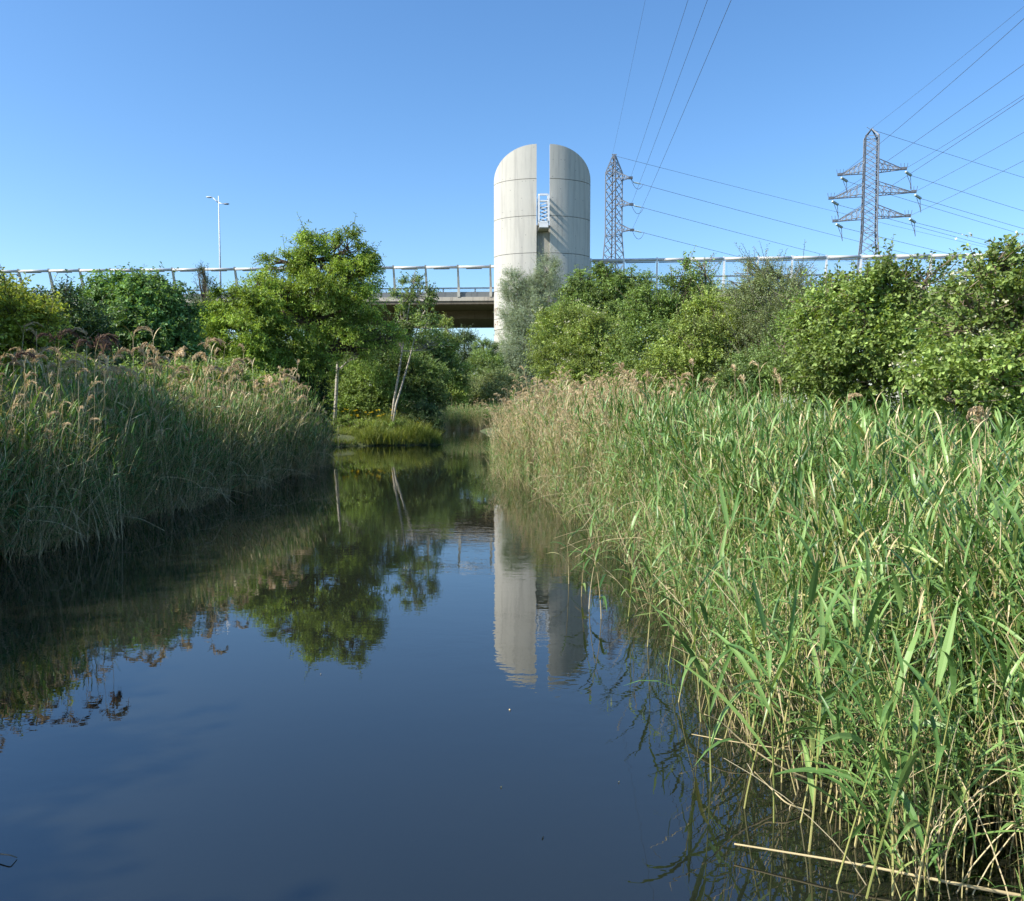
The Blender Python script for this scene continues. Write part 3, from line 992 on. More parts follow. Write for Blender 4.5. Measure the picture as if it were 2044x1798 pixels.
def branchwork(mb, starts, trunk, r0, n_twig=14, twig_r=0.012):
    """limbs from the trunk to each leafy mass, twigs to its shoots"""
    T = np.asarray(trunk, float)
    for c, p, sd, ln, full, sag in starts:
        if not len(p): continue
        for q_ in np.nonzero(full > ln + 1e-6)[0]:
            tt = np.array([-0.25, 0.3, 0.7, 1.0])
            W_ = p[q_] + sd[q_] * (full[q_] * tt)[:, None]
            W_[:, 2] -= sag * full[q_] * np.maximum(tt, 0) ** 2
            mb.tube(W_, [twig_r * 0.7, twig_r * 0.6, twig_r * 0.5, twig_r * 0.3], 3, cap=False)
        low = T[(T[:, 2] < c[2] + 0.2)] if (T[:, 2] < c[2] + 0.2).any() else T[:1]
        a = low[np.argmin(np.linalg.norm(low - c, axis=1) + 0.25 * (c[2] - low[:, 2]))]
        mid_p = a * 0.45 + c * 0.55 + np.array([0, 0, -0.10 * np.linalg.norm(c - a)]) + rng.normal(0, 0.06, 3)
        t = np.linspace(0, 1, 6)[:, None]
        P = (1 - t) ** 2 * a + 2 * t * (1 - t) * mid_p + t ** 2 * c
        mb.tube(P, np.linspace(r0 * 0.55, r0 * 0.22, 6), 5)
        idx = rng.choice(len(p), min(n_twig, len(p)), replace=False)
        for q_ in idx:
            s0 = P[rng.integers(2, 6)]
            e = p[q_] + sd[q_] * ln[q_] * 0.8
            m2 = (s0 + e) / 2 + rng.normal(0, 0.05, 3) * np.linalg.norm(e - s0)
            mb.tube([s0, m2, e], [r0 * 0.20, max(twig_r, r0 * 0.1), twig_r * 0.6], 4, cap=False)


def plant(name, label, cat, base, trunk_px, blobs, mat, bark, r0, dens=60, k=12, S=0.5, L=0.08, W=0.045, group=None, near=False, trunks=None, n_twig=14, twig_r=0.012, flowers=None, **kw):
    """a tree or shrub: trunk (with its limbs) and crown, built in place"""
    T = thing(name, label, cat, (float(base[0]), float(base[1]), gz(base[0], base[1])), group)
    cr = MB()
    st = grow(cr, blobs, dens, k, S, L, W, near=near, **kw)
    tk = MB()
    tp = np.asarray(trunk_px, float)
    tp[0][2] = gz(tp[0][0], tp[0][1]) - 0.15
    m = len(tp)
    tk.tube(tp, np.linspace(r0, r0 * 0.38, m), 9)
    for tr in (trunks or []):
        tr = np.asarray(tr, float); tr[0][2] = gz(tr[0][0], tr[0][1]) - 0.15
        tk.tube(tr, np.linspace(r0 * 0.85, r0 * 0.3, len(tr)), 8)
    o = tk.build("trunk", bark, T, True)
    bw = MB()
    branchwork(bw, st, tp, r0, n_twig, twig_r)
    bw.build("limbs", bark, T)
    cr.build("crown", mat, T)
    if flowers:
        fl = MB()
        nf, size = flowers
        for c, p, sd, ln, full, sag in st:
            idx = rng.choice(len(p), min(len(p), max(1, int(len(p) * nf))), replace=False)
            for q_ in idx:
                if (p[q_] - c)[1] > 0.1: continue
                cc = p[q_] + sd[q_] * ln[q_] + np.array([0, -0.03, 0.05])
                n2 = 9
                off = rng.normal(0, size * 0.42, (n2, 3)) * np.array([1, 1, 0.28])
                leaves(fl, cc + off, sph(n2) + np.array([0, 0, 0.3]), np.array([0, 0, 1.0]) + rng.normal(0, 0.4, (n2, 3)), np.full(n2, size * 0.45), np.full(n2, size * 0.4), rng.random(n2))
        if fl.n: fl.build("blossom", M['flower_cream'], T)
    return T


def tp(pts, Y): return [at(x, y, Y) for x, y in pts]


# ---- left bank
P_ = gnd(40, 905)
plant("yellow_shrub", "yellow-green shrub at the far left edge above the reeds", "shrub", (-12.2, 17.5), tp([(-60, 800), (-30, 700), (0, 640)], 17.5),
      [Bl(-60, 630, 90, 60, 17.5), Bl(20, 640, 75, 50, 17), Bl(60, 680, 40, 40, 16.8), Bl(-20, 720, 100, 70, 17.5), Bl(-120, 690, 90, 110, 18)],
      M['yellowbush'], M['bark'], 0.09, dens=85, k=12, S=0.45, L=0.085, W=0.05)
plant("dark_tree", "dark green leafy tree between the yellow-green shrub and the round light tree", "tree", (-13.5, 24), tp([(125, 830), (125, 720), (125, 640)], 24),
      [Bl(40, 625, 50, 36, 24), Bl(125, 645, 66, 50, 24), Bl(150, 690, 55, 60, 23.5), Bl(70, 700, 80, 64, 24), Bl(120, 755, 110, 60, 24), Bl(135, 605, 24, 18, 24, dens=0.6), Bl(10, 590, 26, 22, 25, dens=0.6)],
      M['darktree'], M['bark'], 0.14, dens=62, k=12, S=0.55, L=0.10, W=0.06)
plant("round_tree", "broad rounded light green tree left of the street lamp", "tree", (-13.2, 28), tp([(275, 830), (275, 720), (272, 640)], 28),
      [Bl(272, 618, 76, 56, 28), Bl(255, 578, 44, 26, 28), Bl(210, 615, 40, 45, 28), Bl(325, 625, 50, 50, 28), Bl(285, 680, 90, 60, 27.6), Bl(350, 660, 32, 50, 28), Bl(215, 680, 60, 60, 28), Bl(280, 740, 110, 50, 28), Bl(300, 588, 35, 25, 28.4)],
      M['roundtree'], M['grey_bark'], 0.16, dens=58, k=12, S=0.5, L=0.13, W=0.075, droop=0.35)
plant("spire_tree", "thin spiky sapling poking above the barrier beside the lamp", "tree", (-13.4, 34), tp([(408, 830), (408, 680), (407, 532)], 34),
      [Bl(408, 560, 7, 22, 34), Bl(408, 590, 14, 24, 34), Bl(407, 625, 22, 30, 34), Bl(408, 670, 30, 40, 34), Bl(408, 730, 35, 50, 34)],
      M['conifer'], M['bark'], 0.07, dens=75, k=9, S=0.4, L=0.09, W=0.018, up=0.2, tip_stick=0.6, n_twig=26)
plant("robinia_tree", "tallest feathery green tree left of centre with a dark branching trunk", "tree", (-9.02, 35.90), tp([(602, 850), (604, 800), (607, 740), (612, 700), (614, 640), (612, 580), (620, 520), (622, 470)], 35.90),
      [Bl(618, 478, 26, 26, 35.90), Bl(600, 505, 44, 22, 35.90, dens=0.75), Bl(565, 525, 38, 16, 35.90, dens=0.8), Bl(640, 520, 40, 35, 35.90), Bl(695, 500, 34, 30, 35.90), Bl(715, 545, 40, 40, 35.90), Bl(660, 570, 60, 38, 35.50, dens=0.9), Bl(590, 570, 48, 28, 35.90, dens=0.7), Bl(545, 590, 50, 24, 35.60, dens=0.8), Bl(720, 600, 42, 34, 35.90, dens=0.9), Bl(640, 630, 66, 34, 36.20, dens=0.6), Bl(735, 655, 48, 30, 35.70, dens=0.8), Bl(690, 690, 50, 22, 35.70, dens=0.4), Bl(645, 715, 45, 22, 35.50, dens=0.35), Bl(770, 680, 34, 22, 35.90, dens=0.5), Bl(575, 640, 40, 24, 35.60, dens=0.5)],
      M['robinia'], M['bark'], 0.17, dens=38, k=12, S=0.62, L=0.16, W=0.050, droop=0.28, n_twig=26, twig_r=0.016, tip_stick=0.5, per_clump=34, clumped=0.92, clump=0.85,
      trunks=[tp([(604, 850), (612, 730), (640, 680), (672, 640), (700, 590)], 36.20), tp([(603, 850), (602, 730), (588, 680), (565, 620)], 35.70)])
plant("robinia_tree", "lower spreading feathery tree left of the tallest tree, below the barrier", "tree", (-11.5, 34.5), tp([(500, 840), (495, 760), (485, 700), (480, 640)], 34.5),
      [Bl(470, 610, 50, 28, 34.5), Bl(520, 620, 45, 38, 34.5), Bl(430, 640, 45, 30, 34.3), Bl(480, 670, 80, 40, 34.2), Bl(400, 700, 45, 35, 34.5), Bl(560, 690, 55, 45, 34.5), Bl(470, 730, 100, 40, 34.3), Bl(570, 745, 60, 38, 34.3), Bl(520, 575, 28, 18, 35, dens=0.6)],
      M['robinia'], M['bark'], 0.11, dens=50, k=12, S=0.55, L=0.15, W=0.050, droop=0.28, n_twig=20, per_clump=32, clumped=0.85)
plant("birch_tree", "slim tree with a straight white trunk standing in the tallest tree's shade", "tree", (-9.0, 41.0), tp([(667, 850), (670, 800), (673, 740), (677, 680), (681, 620), (684, 560)], 41.0),
      [Bl(690, 560, 36, 30, 41), Bl(700, 620, 50, 35, 41), Bl(670, 650, 40, 30, 41.2), Bl(720, 690, 45, 26, 41)],
      M['birchleaf'], M['birch'], 0.10, dens=34, k=11, S=0.5, L=0.09, W=0.06, n_twig=18)
plant("twin_stem_tree", "sparse tree with two pale leaning stems on the grassy point", "tree", (-5.9, 40.8), tp([(779, 850), (786, 800), (795, 750), (802, 700), (810, 650), (818, 600), (826, 565)], 40.8),
      [Bl(822, 565, 18, 16, 40.8), Bl(838, 590, 24, 14, 40.8, dens=0.8), Bl(806, 600, 22, 18, 40.8, dens=0.8), Bl(850, 620, 26, 18, 40.8, dens=0.8), Bl(800, 640, 28, 20, 40.8, dens=0.6), Bl(845, 655, 30, 18, 40.8, dens=0.7), Bl(790, 680, 24, 16, 40.8, dens=0.6), Bl(860, 690, 22, 14, 41, dens=0.5)],
      M['birchleaf'], M['birch'], 0.068, dens=40, k=12, S=0.42, L=0.10, W=0.065, n_twig=16, twig_r=0.018,
      trunks=[tp([(781, 850), (790, 808), (803, 765), (816, 720), (826, 680), (838, 640), (850, 615)], 40.6)])
plant("ivy_bush", "dark ivy-covered bush at the foot of the tallest tree, beside the left reeds", "bush", (-9.2, 35.5), tp([(610, 880), (612, 820), (615, 760)], 35.5),
      [Bl(615, 770, 30, 40, 35.5), Bl(620, 820, 34, 40, 35.3), Bl(632, 860, 24, 30, 35), Bl(590, 830, 40, 40, 35.6)],
      M['darktree'], M['bark'], 0.07, dens=75, k=12, S=0.35, L=0.08, W=0.06)
plant("bramble_bush", "light green bramble bank behind the white trunk", "bush", (-7.8, 43), tp([(690, 850), (692, 800), (695, 760)], 43),
      [Bl(690, 808, 48, 36, 43), Bl(740, 770, 50, 36, 43.5), Bl(745, 812, 55, 30, 43), Bl(690, 750, 40, 26, 44), Bl(650, 790, 30, 40, 43.5)],
      M['bramble'], M['twig'], 0.05, dens=72, k=11, S=0.4, L=0.095, W=0.065)
plant("alder_tree", "shady tree filling the gap behind the tallest tree's trunk", "tree", (-15.5, 58), tp([(630, 850), (630, 760), (632, 690)], 58),
      [Bl(620, 700, 60, 36, 58), Bl(680, 690, 55, 36, 58), Bl(730, 720, 50, 36, 58), Bl(640, 760, 80, 40, 57), Bl(560, 730, 60, 45, 58)],
      M['thicket'], M['grey_bark'], 0.15, dens=30, k=11, S=0.65, L=0.15, W=0.10)
plant("hawthorn_shrub", "dense dark green shrub behind the two leaning pale stems", "shrub", (-5.7, 45), tp([(790, 850), (792, 790), (795, 720)], 45),
      [Bl(780, 730, 55, 36, 45), Bl(830, 745, 50, 36, 45), Bl(800, 790, 60, 36, 44.5), Bl(740, 700, 45, 40, 46), Bl(850, 790, 40, 30, 44)],
      M['thicket'], M['bark'], 0.09, dens=62, k=11, S=0.42, L=0.10, W=0.065)
plant("dark_bush", "low dark bush overhanging the water at the tip of the grassy point", "bush", (-4.1, 41.3), tp([(848, 868), (848, 845), (850, 825)], 41.3),
      [Bl(852, 836, 28, 22, 41.3), Bl(868, 852, 17, 16, 41), Bl(835, 850, 20, 16, 41.2), Bl(845, 818, 20, 14, 41.6)],
      M['darktree'], M['bark'], 0.05, dens=95, k=11, S=0.25, L=0.07, W=0.045, flowers=None)
plant("bramble_bush", "olive bramble trailing down to the water right of the grassy point", "bush", (-5.9, 52), tp([(845, 850), (846, 830), (848, 815)], 52),
      [Bl(845, 820, 26, 24, 52), Bl(858, 834, 16, 16, 53), Bl(840, 800, 30, 24, 52.5), Bl(866, 815, 20, 20, 57)],
      M['olive'], M['twig'], 0.05, dens=70, k=11, S=0.35, L=0.09, W=0.06)
for (px, py, Y, rx, rz, mt, lab) in ((690, 848, 40.6, 22, 9, 'bramble', "low pale green herbs at the foot of the white trunk"), (735, 852, 40.2, 30, 10, 'limebush', "low yellowish herbs among the irises on the grassy point"),
                                 (800, 858, 40.0, 22, 12, 'bramble', "leafy waterside herbs below the two leaning stems"), (765, 862, 39.7, 18, 9, 'thicket', "dark low herbs on the edge of the grassy point")):
    c_ = at(px, py, Y)
    plant("herb_clump", lab, "plant", (c_[0], Y), [(c_[0], Y, 0), (c_[0], Y, 0.4), (c_[0], Y, 0.8)], [Bl(px - rx * 0.5, py, rx * 0.6, rz, Y), Bl(px + rx * 0.5, py + 2, rx * 0.6, rz * 0.85, Y - 0.1), Bl(px, py - rz * 0.5, rx * 0.5, rz, Y + 0.2)],
          M[mt], M['twig'], 0.02, dens=110, k=10, S=0.22, L=0.07, W=0.035, up=0.9, leaders=0.10)
# ---- trees seen under the bridge
plant("birch_tree", "light green pointed tree in front of the gap under the bridge", "tree", (-6.22, 67.00), tp([(880, 830), (885, 740), (893, 650)], 67.00),
      [Bl(893, 655, 9, 16, 67.00), Bl(890, 690, 22, 26, 67.00), Bl(880, 725, 32, 30, 67.00), Bl(905, 750, 35, 28, 66.50), Bl(870, 765, 35, 28, 67.00), Bl(900, 790, 40, 20, 66.00)],
      M['limebush'], M['grey_bark'], 0.13, dens=42, k=11, S=0.55, L=0.12, W=0.085)
plant("alder_tree", "mid green tree right of the twin-stemmed tree, under the bridge", "tree", (-10.5, 66), tp([(850, 830), (852, 740), (855, 680)], 66),
      [Bl(850, 690, 40, 26, 66), Bl(820, 715, 45, 35, 66), Bl(780, 700, 45, 35, 67), Bl(860, 740, 50, 30, 66)],
      M['thicket'], M['grey_bark'], 0.15, dens=30, k=11, S=0.7, L=0.15, W=0.10)
plant("conifer_tree", "dusky pointed tree beyond the bridge gap, right of the light pointed one", "tree", (-8.5, 88), tp([(928, 840), (928, 740), (926, 660)], 88),
      [Bl(925, 668, 14, 14, 88), Bl(930, 700, 24, 26, 88), Bl(935, 740, 32, 28, 88)],
      M['conifer'], M['bark'], 0.18, dens=26, k=11, S=0.8, L=0.22, W=0.07, tip_stick=0.5)
plant("ash_tree", "feathery tree just left of the tower's foot", "tree", (-4.2, 76), tp([(965, 840), (966, 760), (965, 690)], 76),
      [Bl(962, 690, 13, 9, 76, dens=0.5), Bl(975, 700, 16, 16, 76), Bl(965, 730, 28, 28, 76), Bl(985, 750, 25, 35, 75)],
      M['birchleaf'], M['grey_bark'], 0.14, dens=28, k=11, S=0.65, L=0.17, W=0.08, tip_stick=0.4)
plant("bramble_bush", "low olive bramble on the far bank at the end of the channel", "bush", (-3.8, 72), tp([(930, 850), (932, 820), (935, 800)], 72),
      [Bl(915, 800, 45, 22, 72), Bl(965, 795, 45, 26, 72), Bl(940, 775, 50, 22, 74), Bl(1000, 780, 40, 36, 70)],
      M['olive'], M['twig'], 0.06, dens=42, k=10, S=0.5, L=0.12, W=0.08)

# ---- right bank
plant("silver_willow", "grey-green silvery willow rising in front of the tower", "tree", (3.73, 83.88), tp([(1070, 820), (1075, 720), (1085, 600), (1090, 540)], 83.88),
      [Bl(1092, 545, 18, 30, 83.88), Bl(1082, 590, 32, 36, 83.88), Bl(1055, 575, 16, 20, 83.88), Bl(1022, 570, 14, 28, 83.88), Bl(1028, 620, 22, 36, 83.88), Bl(1060, 640, 42, 44, 82.95), Bl(1050, 700, 50, 46, 82.72), Bl(1010, 730, 34, 36, 82.72), Bl(1060, 750, 60, 40, 82.72), Bl(1000, 770, 30, 24, 83.88)],
      M['willow'], M['grey_bark'], 0.22, dens=34, k=14, S=1.0, L=0.165, W=0.048, up=0.6, tip_stick=0.35,
      trunks=[tp([(1050, 820), (1040, 720), (1025, 600)], 83.88)])
plant("walnut_shrub", "glossy green tree with drooping leaves right of the tower", "tree", (7.14, 57.90), tp([(1205, 820), (1205, 720), (1208, 620), (1212, 540)], 57.90),
      [Bl(1212, 545, 16, 20, 57.90, dens=0.9), Bl(1205, 575, 40, 30, 57.90), Bl(1150, 565, 20, 22, 57.90), Bl(1165, 600, 40, 30, 57.90), Bl(1260, 555, 26, 16, 57.90, dens=0.9), Bl(1270, 585, 26, 22, 57.90), Bl(1230, 615, 55, 34, 57.90), Bl(1150, 650, 60, 40, 57.90)],
      M['lush'], M['bark'], 0.2, dens=30, k=11, S=0.9, L=0.20, W=0.08, droop=0.6, up=0.4, tip_stick=0.4)
plant("lime_shrub", "bright green shrub at the foot of the silvery willow, cream blossom low down", "shrub", (7.56, 45.00), tp([(1190, 820), (1195, 760), (1200, 690)], 45.00),
      [Bl(1130, 660, 55, 40, 45.90), Bl(1200, 680, 65, 46, 45.00), Bl(1150, 720, 75, 40, 45.00), Bl(1240, 720, 60, 44, 44.28), Bl(1190, 755, 80, 34, 44.10)],
      M['limebush'], M['twig'], 0.1, dens=42, k=12, S=0.62, L=0.12, W=0.072, flowers=(0.03, 0.2))
plant("thicket_shrub", "tall mid green shrub below the narrow pylon", "shrub", (6.3, 26), tp([(1315, 820), (1318, 740), (1320, 640)], 26),
      [Bl(1300, 620, 46, 34, 26), Bl(1350, 600, 40, 36, 26.3), Bl(1330, 670, 70, 46, 25.8), Bl(1290, 720, 60, 46, 25.6), Bl(1370, 730, 60, 46, 25.6), Bl(1330, 770, 90, 34, 25.4), Bl(1360, 555, 16, 30, 26.5, dens=0.7), Bl(1400, 580, 24, 40, 26.5, dens=0.8)],
      M['lush'], M['bark'], 0.08, dens=78, k=12, S=0.45, L=0.085, W=0.05, tip_stick=0.5)
plant("lime_shrub", "rounded yellow-green shrub in the middle of the right thicket", "shrub", (8.0, 23.5), tp([(1450, 820), (1452, 740), (1455, 660)], 23.5),
      [Bl(1440, 650, 60, 40, 23.5), Bl(1500, 660, 50, 40, 23.5), Bl(1460, 700, 80, 40, 23.2), Bl(1420, 610, 40, 30, 24)],
      M['limebush'], M['twig'], 0.07, dens=80, k=12, S=0.42, L=0.085, W=0.05, tip_stick=0.4)
plant("feathery_sapling", "thin upright sapling reaching over the glazed barrier", "tree", (8.6, 27), tp([(1410, 820), (1412, 680), (1408, 560), (1405, 525)], 27),
      [Bl(1405, 540, 12, 18, 27, dens=0.6), Bl(1400, 580, 24, 30, 27, dens=0.7), Bl(1420, 610, 30, 26, 27, dens=0.7)],
      M['birchleaf'], M['twig'], 0.05, dens=62, k=12, S=0.45, L=0.075, W=0.04, tip_stick=0.6, n_twig=24)
plant("olive_willow", "olive grey fine-leaved willow shrub left of the wide-armed pylon", "shrub", (9.7, 22), tp([(1550, 820), (1552, 700), (1550, 590)], 22),
      [Bl(1520, 545, 26, 24, 22.4, dens=0.45), Bl(1560, 555, 30, 28, 22.4, dens=0.5), Bl(1600, 570, 28, 28, 22.2, dens=0.5), Bl(1480, 575, 32, 36, 22.4, dens=0.6), Bl(1540, 610, 70, 46, 22, dens=0.9), Bl(1590, 650, 60, 50, 21.6), Bl(1540, 690, 80, 50, 21.6), Bl(1520, 750, 100, 36, 21.4)],
      M['olive'], M['grey_bark'], 0.08, dens=150, k=14, S=0.45, L=0.06, W=0.022, up=0.6, tip_stick=0.5, n_twig=26)
plant("thicket_shrub", "shaded shrub low down behind the tall reeds, middle of the right thicket", "shrub", (6.6, 19.5), tp([(1500, 830), (1502, 790), (1505, 760)], 19.5),
      [Bl(1540, 740, 60, 40, 19.5), Bl(1580, 700, 50, 50, 19.5), Bl(1600, 760, 60, 36, 19), Bl(1470, 775, 50, 26, 20)],
      M['thicket'], M['twig'], 0.06, dens=85, k=12, S=0.38, L=0.075, W=0.045)
plant("dogwood_shrub", "leafy shrub right of centre under the wide-armed pylon", "shrub", (6.3, 13.6), tp([(1720, 880), (1725, 780), (1730, 680), (1735, 600)], 13.6),
      [Bl(1740, 590, 50, 34, 13.8, dens=0.8), Bl(1700, 620, 60, 44, 13.6), Bl(1780, 600, 50, 50, 13.6, dens=0.8), Bl(1650, 660, 46, 50, 13.8), Bl(1720, 690, 80, 50, 13.4), Bl(1800, 680, 60, 60, 13.4), Bl(1660, 740, 70, 46, 13.4), Bl(1760, 760, 90, 46, 13.2), Bl(1850, 570, 36, 40, 13.4, dens=0.5), Bl(1650, 605, 36, 30, 14, dens=0.7), Bl(1700, 585, 24, 18, 13.8, dens=0.6), Bl(1800, 560, 24, 22, 13.7, dens=0.5)],
      M['dogwood'], M['twig'], 0.06, dens=125, k=11, S=0.36, L=0.075, W=0.045, near=True, leaders=0.06, n_twig=40, twig_r=0.008, tip_stick=0.5, shell=0.5)
plant("dogwood_shrub", "big near shrub at the right edge with flat cream flower heads and bare twigs", "shrub", (6.6, 10), tp([(1990, 980), (1985, 800), (1980, 650), (1985, 540)], 10),
      [Bl(1960, 555, 46, 30, 10.2, dens=0.55), Bl(2015, 535, 36, 28, 10.2, dens=0.6), Bl(1925, 590, 50, 36, 10.1, dens=0.5), Bl(2030, 590, 60, 50, 10, dens=0.5), Bl(1930, 660, 60, 60, 10, dens=0.3), Bl(2040, 680, 70, 60, 9.8, dens=0.6), Bl(1900, 745, 70, 36, 9.6, dens=0.9), Bl(1990, 760, 80, 44, 9.4, dens=0.9), Bl(1890, 800, 50, 26, 9.2, dens=0.8), Bl(2080, 780, 70, 90, 9.6), Bl(2120, 600, 80, 90, 10)],
      M['dogwood'], M['twig'], 0.05, dens=165, k=10, S=0.32, L=0.070, W=0.042, near=True, leaders=0.025, n_twig=34, twig_r=0.007, tip_stick=0.5, shell=0.55, flowers=(0.075, 0.085),
      trunks=[tp([(1940, 980), (1930, 800), (1920, 640)], 10.2), tp([(2020, 980), (2030, 800), (2050, 620)], 10)])
plant("thicket_shrub", "mid green shrub joining the fine-leaved willow and the leafy shrub", "shrub", (8.2, 18), tp([(1630, 830), (1632, 740), (1635, 640)], 18),
      [Bl(1620, 620, 44, 40, 18), Bl(1660, 600, 36, 26, 18), Bl(1640, 670, 60, 44, 17.8), Bl(1600, 720, 60, 40, 17.6)],
      M['lush'], M['twig'], 0.06, dens=95, k=12, S=0.42, L=0.075, W=0.045, leaders=0.08)
plant("lime_shrub", "yellow-green shrub in front of the tall shrub below the narrow pylon", "shrub", (5.6, 22), tp([(1400, 830), (1402, 790), (1405, 750)], 22),
      [Bl(1390, 690, 60, 40, 22), Bl(1340, 740, 60, 36, 21.8), Bl(1430, 745, 50, 36, 21.6)],
      M['limebush'], M['twig'], 0.05, dens=92, k=12, S=0.40, L=0.075, W=0.045, leaders=0.07)
plant("thicket_shrub", "shaded shrub behind the big near shrub at the right edge", "shrub", (9.3, 15.5), tp([(1960, 880), (1960, 760), (1960, 640)], 15.5),
      [Bl(1900, 620, 70, 50, 15.5), Bl(1990, 610, 70, 60, 15.5), Bl(1900, 700, 80, 60, 15.3), Bl(2000, 710, 90, 70, 15.3), Bl(1880, 780, 80, 40, 15), Bl(2080, 640, 70, 80, 15.5)],
      M['thicket'], M['twig'], 0.06, dens=80, k=11, S=0.42, L=0.085, W=0.055)
# ---- undergrowth behind the left reeds
plant("bramble_bush", "leafy bright undergrowth showing between the left reed plumes", "bush", (-11.0, 21), tp([(250, 850), (252, 800), (255, 770)], 21),
      [Bl(130, 760, 70, 34, 20), Bl(230, 775, 80, 34, 21), Bl(330, 770, 80, 36, 22), Bl(430, 770, 80, 36, 24), Bl(520, 790, 60, 34, 26)],
      M['bramble'], M['twig'], 0.05, dens=80, k=11, S=0.35, L=0.085, W=0.055)
# ---- trees beyond the left edge of the picture that shade the left reeds
for (sx, sy, hh, lab) in ((-15.5, 6.0, 9.0, "tall dark tree standing beyond the left reeds, nearer the viewer"), (-14.2, 12.6, 8.2, "dark tree standing beyond the left reeds, next to the yellow-green shrub"), (-12.8, 1.0, 8.6, "dark tree standing on the left bank beside the viewer")):
    plant("shade_tree", lab, "tree", (sx, sy), [(sx, sy, 0), (sx + 0.1, sy, hh * 0.35), (sx, sy + 0.1, hh * 0.65), (sx + 0.1, sy, hh * 0.9)],
          [(np.array([sx, sy, hh - 1.6]), np.array([1.9, 2.3, 1.7]), 1), (np.array([sx + 0.1, sy + 1.9, hh * 0.62]), np.array([1.8, 2.2, 2.0]), 1), (np.array([sx, sy - 1.9, hh * 0.6]), np.array([1.8, 2.2, 2.0]), 1), (np.array([sx, sy, hh * 0.45]), np.array([2.0, 3.2, 1.8]), 1)],
          M['darktree'], M['bark'], 0.2, dens=30, k=12, S=0.7, L=0.16, W=0.11)

# ------------------------------------------------------------------ reeds
def reed_parts(H, n_leaf, leafL, leafW, lean, seed, first=0.25, plume=False):
    """a reed at the origin: (stem points, radii), list of leaf blades, plume mesh pieces"""
    r = np.random.default_rng(seed)
    t = np.linspace(0, 1, 8)
    az = r.random() * 6.28
    d = np.array([math.cos(az), math.sin(az), 0])
    P = np.outer(t, [0, 0, H]) + d * (lean * H * t ** 2)[:, None]
    st = (P, np.linspace(0.0058, 0.0026, 8))
    lv = []
    a0 = r.random() * 6.28
    for k in range(n_leaf):
        f = first + (0.985 - first) * (k + r.uniform(-0.3, 0.3)) / max(1, n_leaf - 1)
        f = min(max(f, 0.05), 0.99)
        b0 = np.array([np.interp(f, t, P[:, i_]) for i_ in range(3)])
        a = a0 + k * math.pi + r.normal(0, 0.5)                      # two-ranked leaves
        h = np.array([math.cos(a), math.sin(a), 0.0])
        Ln = leafL * r.uniform(0.7, 1.2) * (0.75 + 0.5 * math.sin(math.pi * min(1, f)))
        el0 = math.radians(r.uniform(30, 70) if f < 0.9 else r.uniform(60, 82))
        el1 = math.radians(r.uniform(-55, 35) if f < 0.9 else r.uniform(0, 70))
        m = 7
        s = np.linspace(0, 1, m)
        el = el0 + (el1 - el0) * s ** 1.4
        seg = np.stack([np.cos(el)[:, None] * h + np.sin(el)[:, None] * np.array([0, 0, 1.0])], 0)[0]
        Q = b0 + np.concatenate([[np.zeros(3)], np.cumsum((seg[:-1] + seg[1:]) / 2 * (Ln / (m - 1)), 0)])
        Wd = leafW / 2 * r.uniform(0.8, 1.2) * np.clip(np.array([0.45, 0.85, 1.0, 0.95, 0.75, 0.42, 0.02]), 0, 1)
        sd = np.cross(h, [0, 0, 1.0])
        tw = r.normal(0, 0.5)
        sd = sd * math.cos(tw) + np.array([0, 0, 1.0]) * math.sin(tw) * 0.6
        lv.append((Q, Wd, sd, r.uniform(0.25, 0.8)))
    return st, lv, P[-1], d


def plume_into(mb, tip, d, size, seed, mi=0, n=46, droop=1.0):
    """a panicle that rises, then hangs over to one side; strands follow it like a brush"""
    r = np.random.default_rng(seed)
    t = np.linspace(0, 1, 7)
    th = math.radians(86) - math.radians(130) * droop * t ** 1.25
    step = np.stack([np.cos(th), np.sin(th)], 1) * size / 6
    acc = np.concatenate([[[0, 0]], np.cumsum((step[:-1] + step[1:]) / 2, 0)])
    axis = tip + acc[:, :1] * d + acc[:, 1:] * np.array([0, 0, 1.0])
    for k in range(n):
        f = r.random() ** 0.9
        b0 = np.array([np.interp(f, t, axis[:, i_]) for i_ in range(3)])
        a_ = np.interp(f, t, th)
        tang = math.cos(a_) * d + math.sin(a_) * np.array([0, 0, 1.0])
        out = tang * 0.75 + sph_one(r) * 0.48 * (1.15 - 0.6 * f)
        Ln = size * r.uniform(0.30, 0.55) * (1.05 - 0.5 * f)
        Q = b0 + out * Ln * np.array([0, 0.4, 0.75, 1.0])[:, None] + np.outer([0, -0.02, -0.14, -0.40 * droop], [0, 0, 1]) * Ln
        w = 0.0066 * r.uniform(0.6, 1.3) * (size / 0.28)
        mb.ribbon(Q, np.array([0.3, 1.0, 0.9, 0.15]) * w, sph_one(r), 0.0, None, r.random(), mi)


def sph_one(r):
    v = r.normal(size=3)
    return v / np.linalg.norm(v)


def reed_template(H, n_leaf, leafL, leafW, lean, seed, mats, plume=0.0, first=0.25, stem_tint=(0.9, 0.1), droop=1.0):
    st, lv, tip, d = reed_parts(H, n_leaf, leafL, leafW, lean, seed, first)
    mb = MB()
    mb.tube(st[0], st[1], 4, tint=np.linspace(stem_tint[0], stem_tint[1], 8), cap=False, mi=0)
    for Q, W, sd, ti in lv: mb.ribbon(Q, W, sd, 0.25, None, ti, 1)
    if plume: plume_into(mb, tip, d, plume, seed + 5, 2, droop=droop)
    return mb.mesh("reed", mats)


